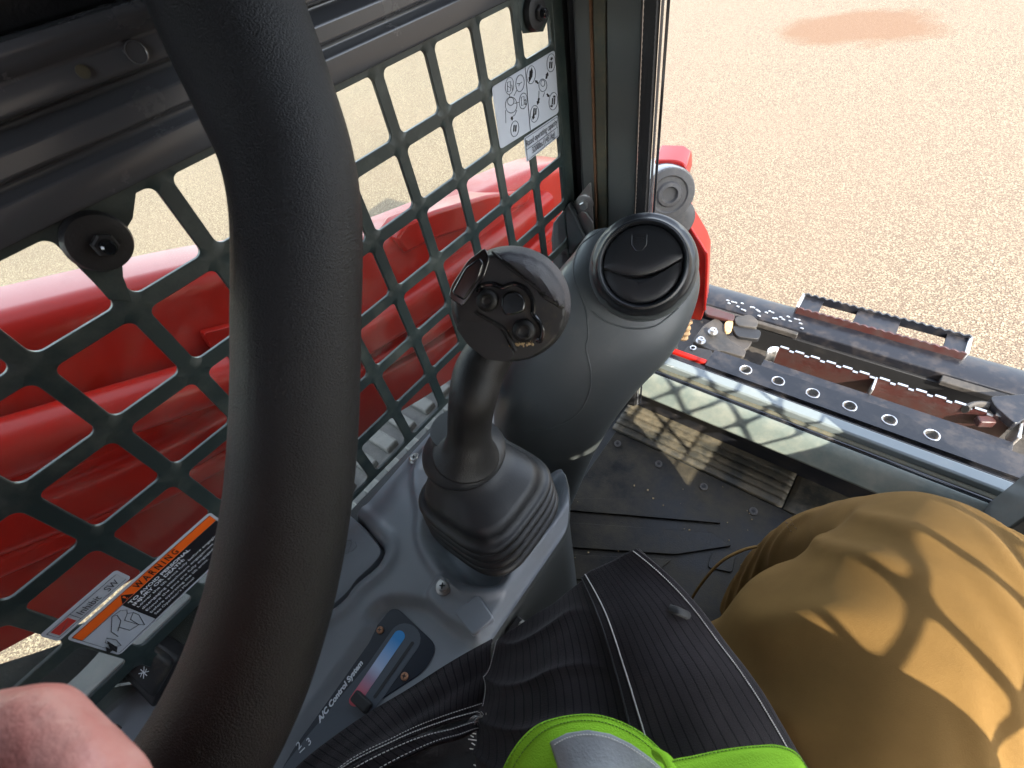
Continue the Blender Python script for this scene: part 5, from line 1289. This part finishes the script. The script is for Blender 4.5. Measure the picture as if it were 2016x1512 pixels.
wk = patch(G(vrow), 70, 40, vfold); wk.build('vest', 'hivis', per, solid=.003, ang=180); ws_ = surf(wk, vfold)
stitches(lambda t: ws_(.04 + .9 * t, .10, .0004), 50, .00028, 'stitching', 'darkthread', .7)
MB().tube(smoothpath([dp(1296, 1486, .285), dp(1315, 1498, .275), dp(1330, 1530, .265), dp(1345, 1580, .255)], 4), .005, 12, flat=.6).build('vest_zip', 'hivis', per)

# trouser details: shin bunched below the knee
def shin(): pass
for q, (pA, nm) in enumerate((([(1352, 1200, .545), (1368, 1168, .535), (1396, 1130, .525), (1425, 1102, .515), (1460, 1084, .51), (1490, 1076, .505)], 'trouser_hem'),)):
    MB().tube(smoothpath([dp(*p) for p in pA], 5), .0030, 10, flat=.5).build(nm, 'trousers', per)

# seat under the person
st = thing('operator_seat', 'black vinyl operator seat under the person', 'seat', (0, -.25, FZ))
MB().box((.0, -.22, -.66), (.46, .40, .07)).build('seat_cushion', 'seat', st, bevel=.025, seg=4)
MB().box((.0, -.47, -.40), (.44, .08, .55)).build('backrest', 'seat', st, bevel=.03, seg=4)
MB().box((.0, -.22, -.78), (.34, .34, .18)).build('seat_base', 'cabpaint', st, bevel=.01)

# moulded edges and seams laid on finished surfaces
from mathutils.bvhtree import BVHTree
def on_surface(o, pts, lift=.0003, step=4):
    dg = bpy.context.evaluated_depsgraph_get(); bpy.context.view_layer.update(); bv = BVHTree.FromObject(o, dg); out = []
    inv = o.matrix_world.inverted()
    for p in smoothpath([Vector((*q, 0)) for q in pts], step):
        d = ray(p.x, p.y).normalized(); hit = bv.ray_cast(inv @ Vector((0, 0, 0)), (inv.to_3x3() @ d).normalized())
        if hit[0] is not None: out.append(o.matrix_world @ hit[0] - d * lift)
    return out
duct = [o for o in pod.children if o.name.startswith('duct_body')][0]
for pts in ([(1196, 446), (1150, 476), (1132, 508), (1130, 547), (1152, 606), (1158, 658), (1154, 686), (1163, 731), (1160, 772), (1136, 815), (1085, 842), (1030, 848)], [(1166, 614), (1195, 634), (1237, 646), (1289, 642), (1336, 606)]):
    P = on_surface(duct, pts, -.0004)
    if len(P) > 4: MB().tube(P, .0013, 8).build('moulded_edge', 'pod', pod)
leg = [o for o in per.children if o.name.startswith('trousers')][0]
for pts in ([(1508, 1024), (1528, 1018), (1548, 1028), (1560, 1036)], [(1502, 1032), (1524, 1026), (1545, 1036)], [(1556, 1018), (1562, 1034), (1574, 1046)], [(1546, 1024), (1552, 1040), (1564, 1052)]):
    P = on_surface(leg, pts)
    if len(P) > 4:
        mb = MB()
        for k in range(0, len(P) - 2, 2): mb.tube([P[k], P[k + 1]], .00045, 5)
        o = mb.build('stitching', 'brownthread', per); o['kind'] = 'stuff'
mb = MB()
for k in range(26):
    p = fl(random.uniform(1120, 1480), random.uniform(960, 1120)); r = random.choice((.0006, .0009, .0013, .002)); mb.lathe((p.x, p.y, FZ + .0085), (0, 0, 1), [(r, 0), (r * .8, r), (r * .3, r * 1.3)], 6)
o = mb.build('floor_grit', 'tan'); tag(o, 'small pale crumbs of grit scattered on the rubber floor mat', 'grit', kind='stuff')
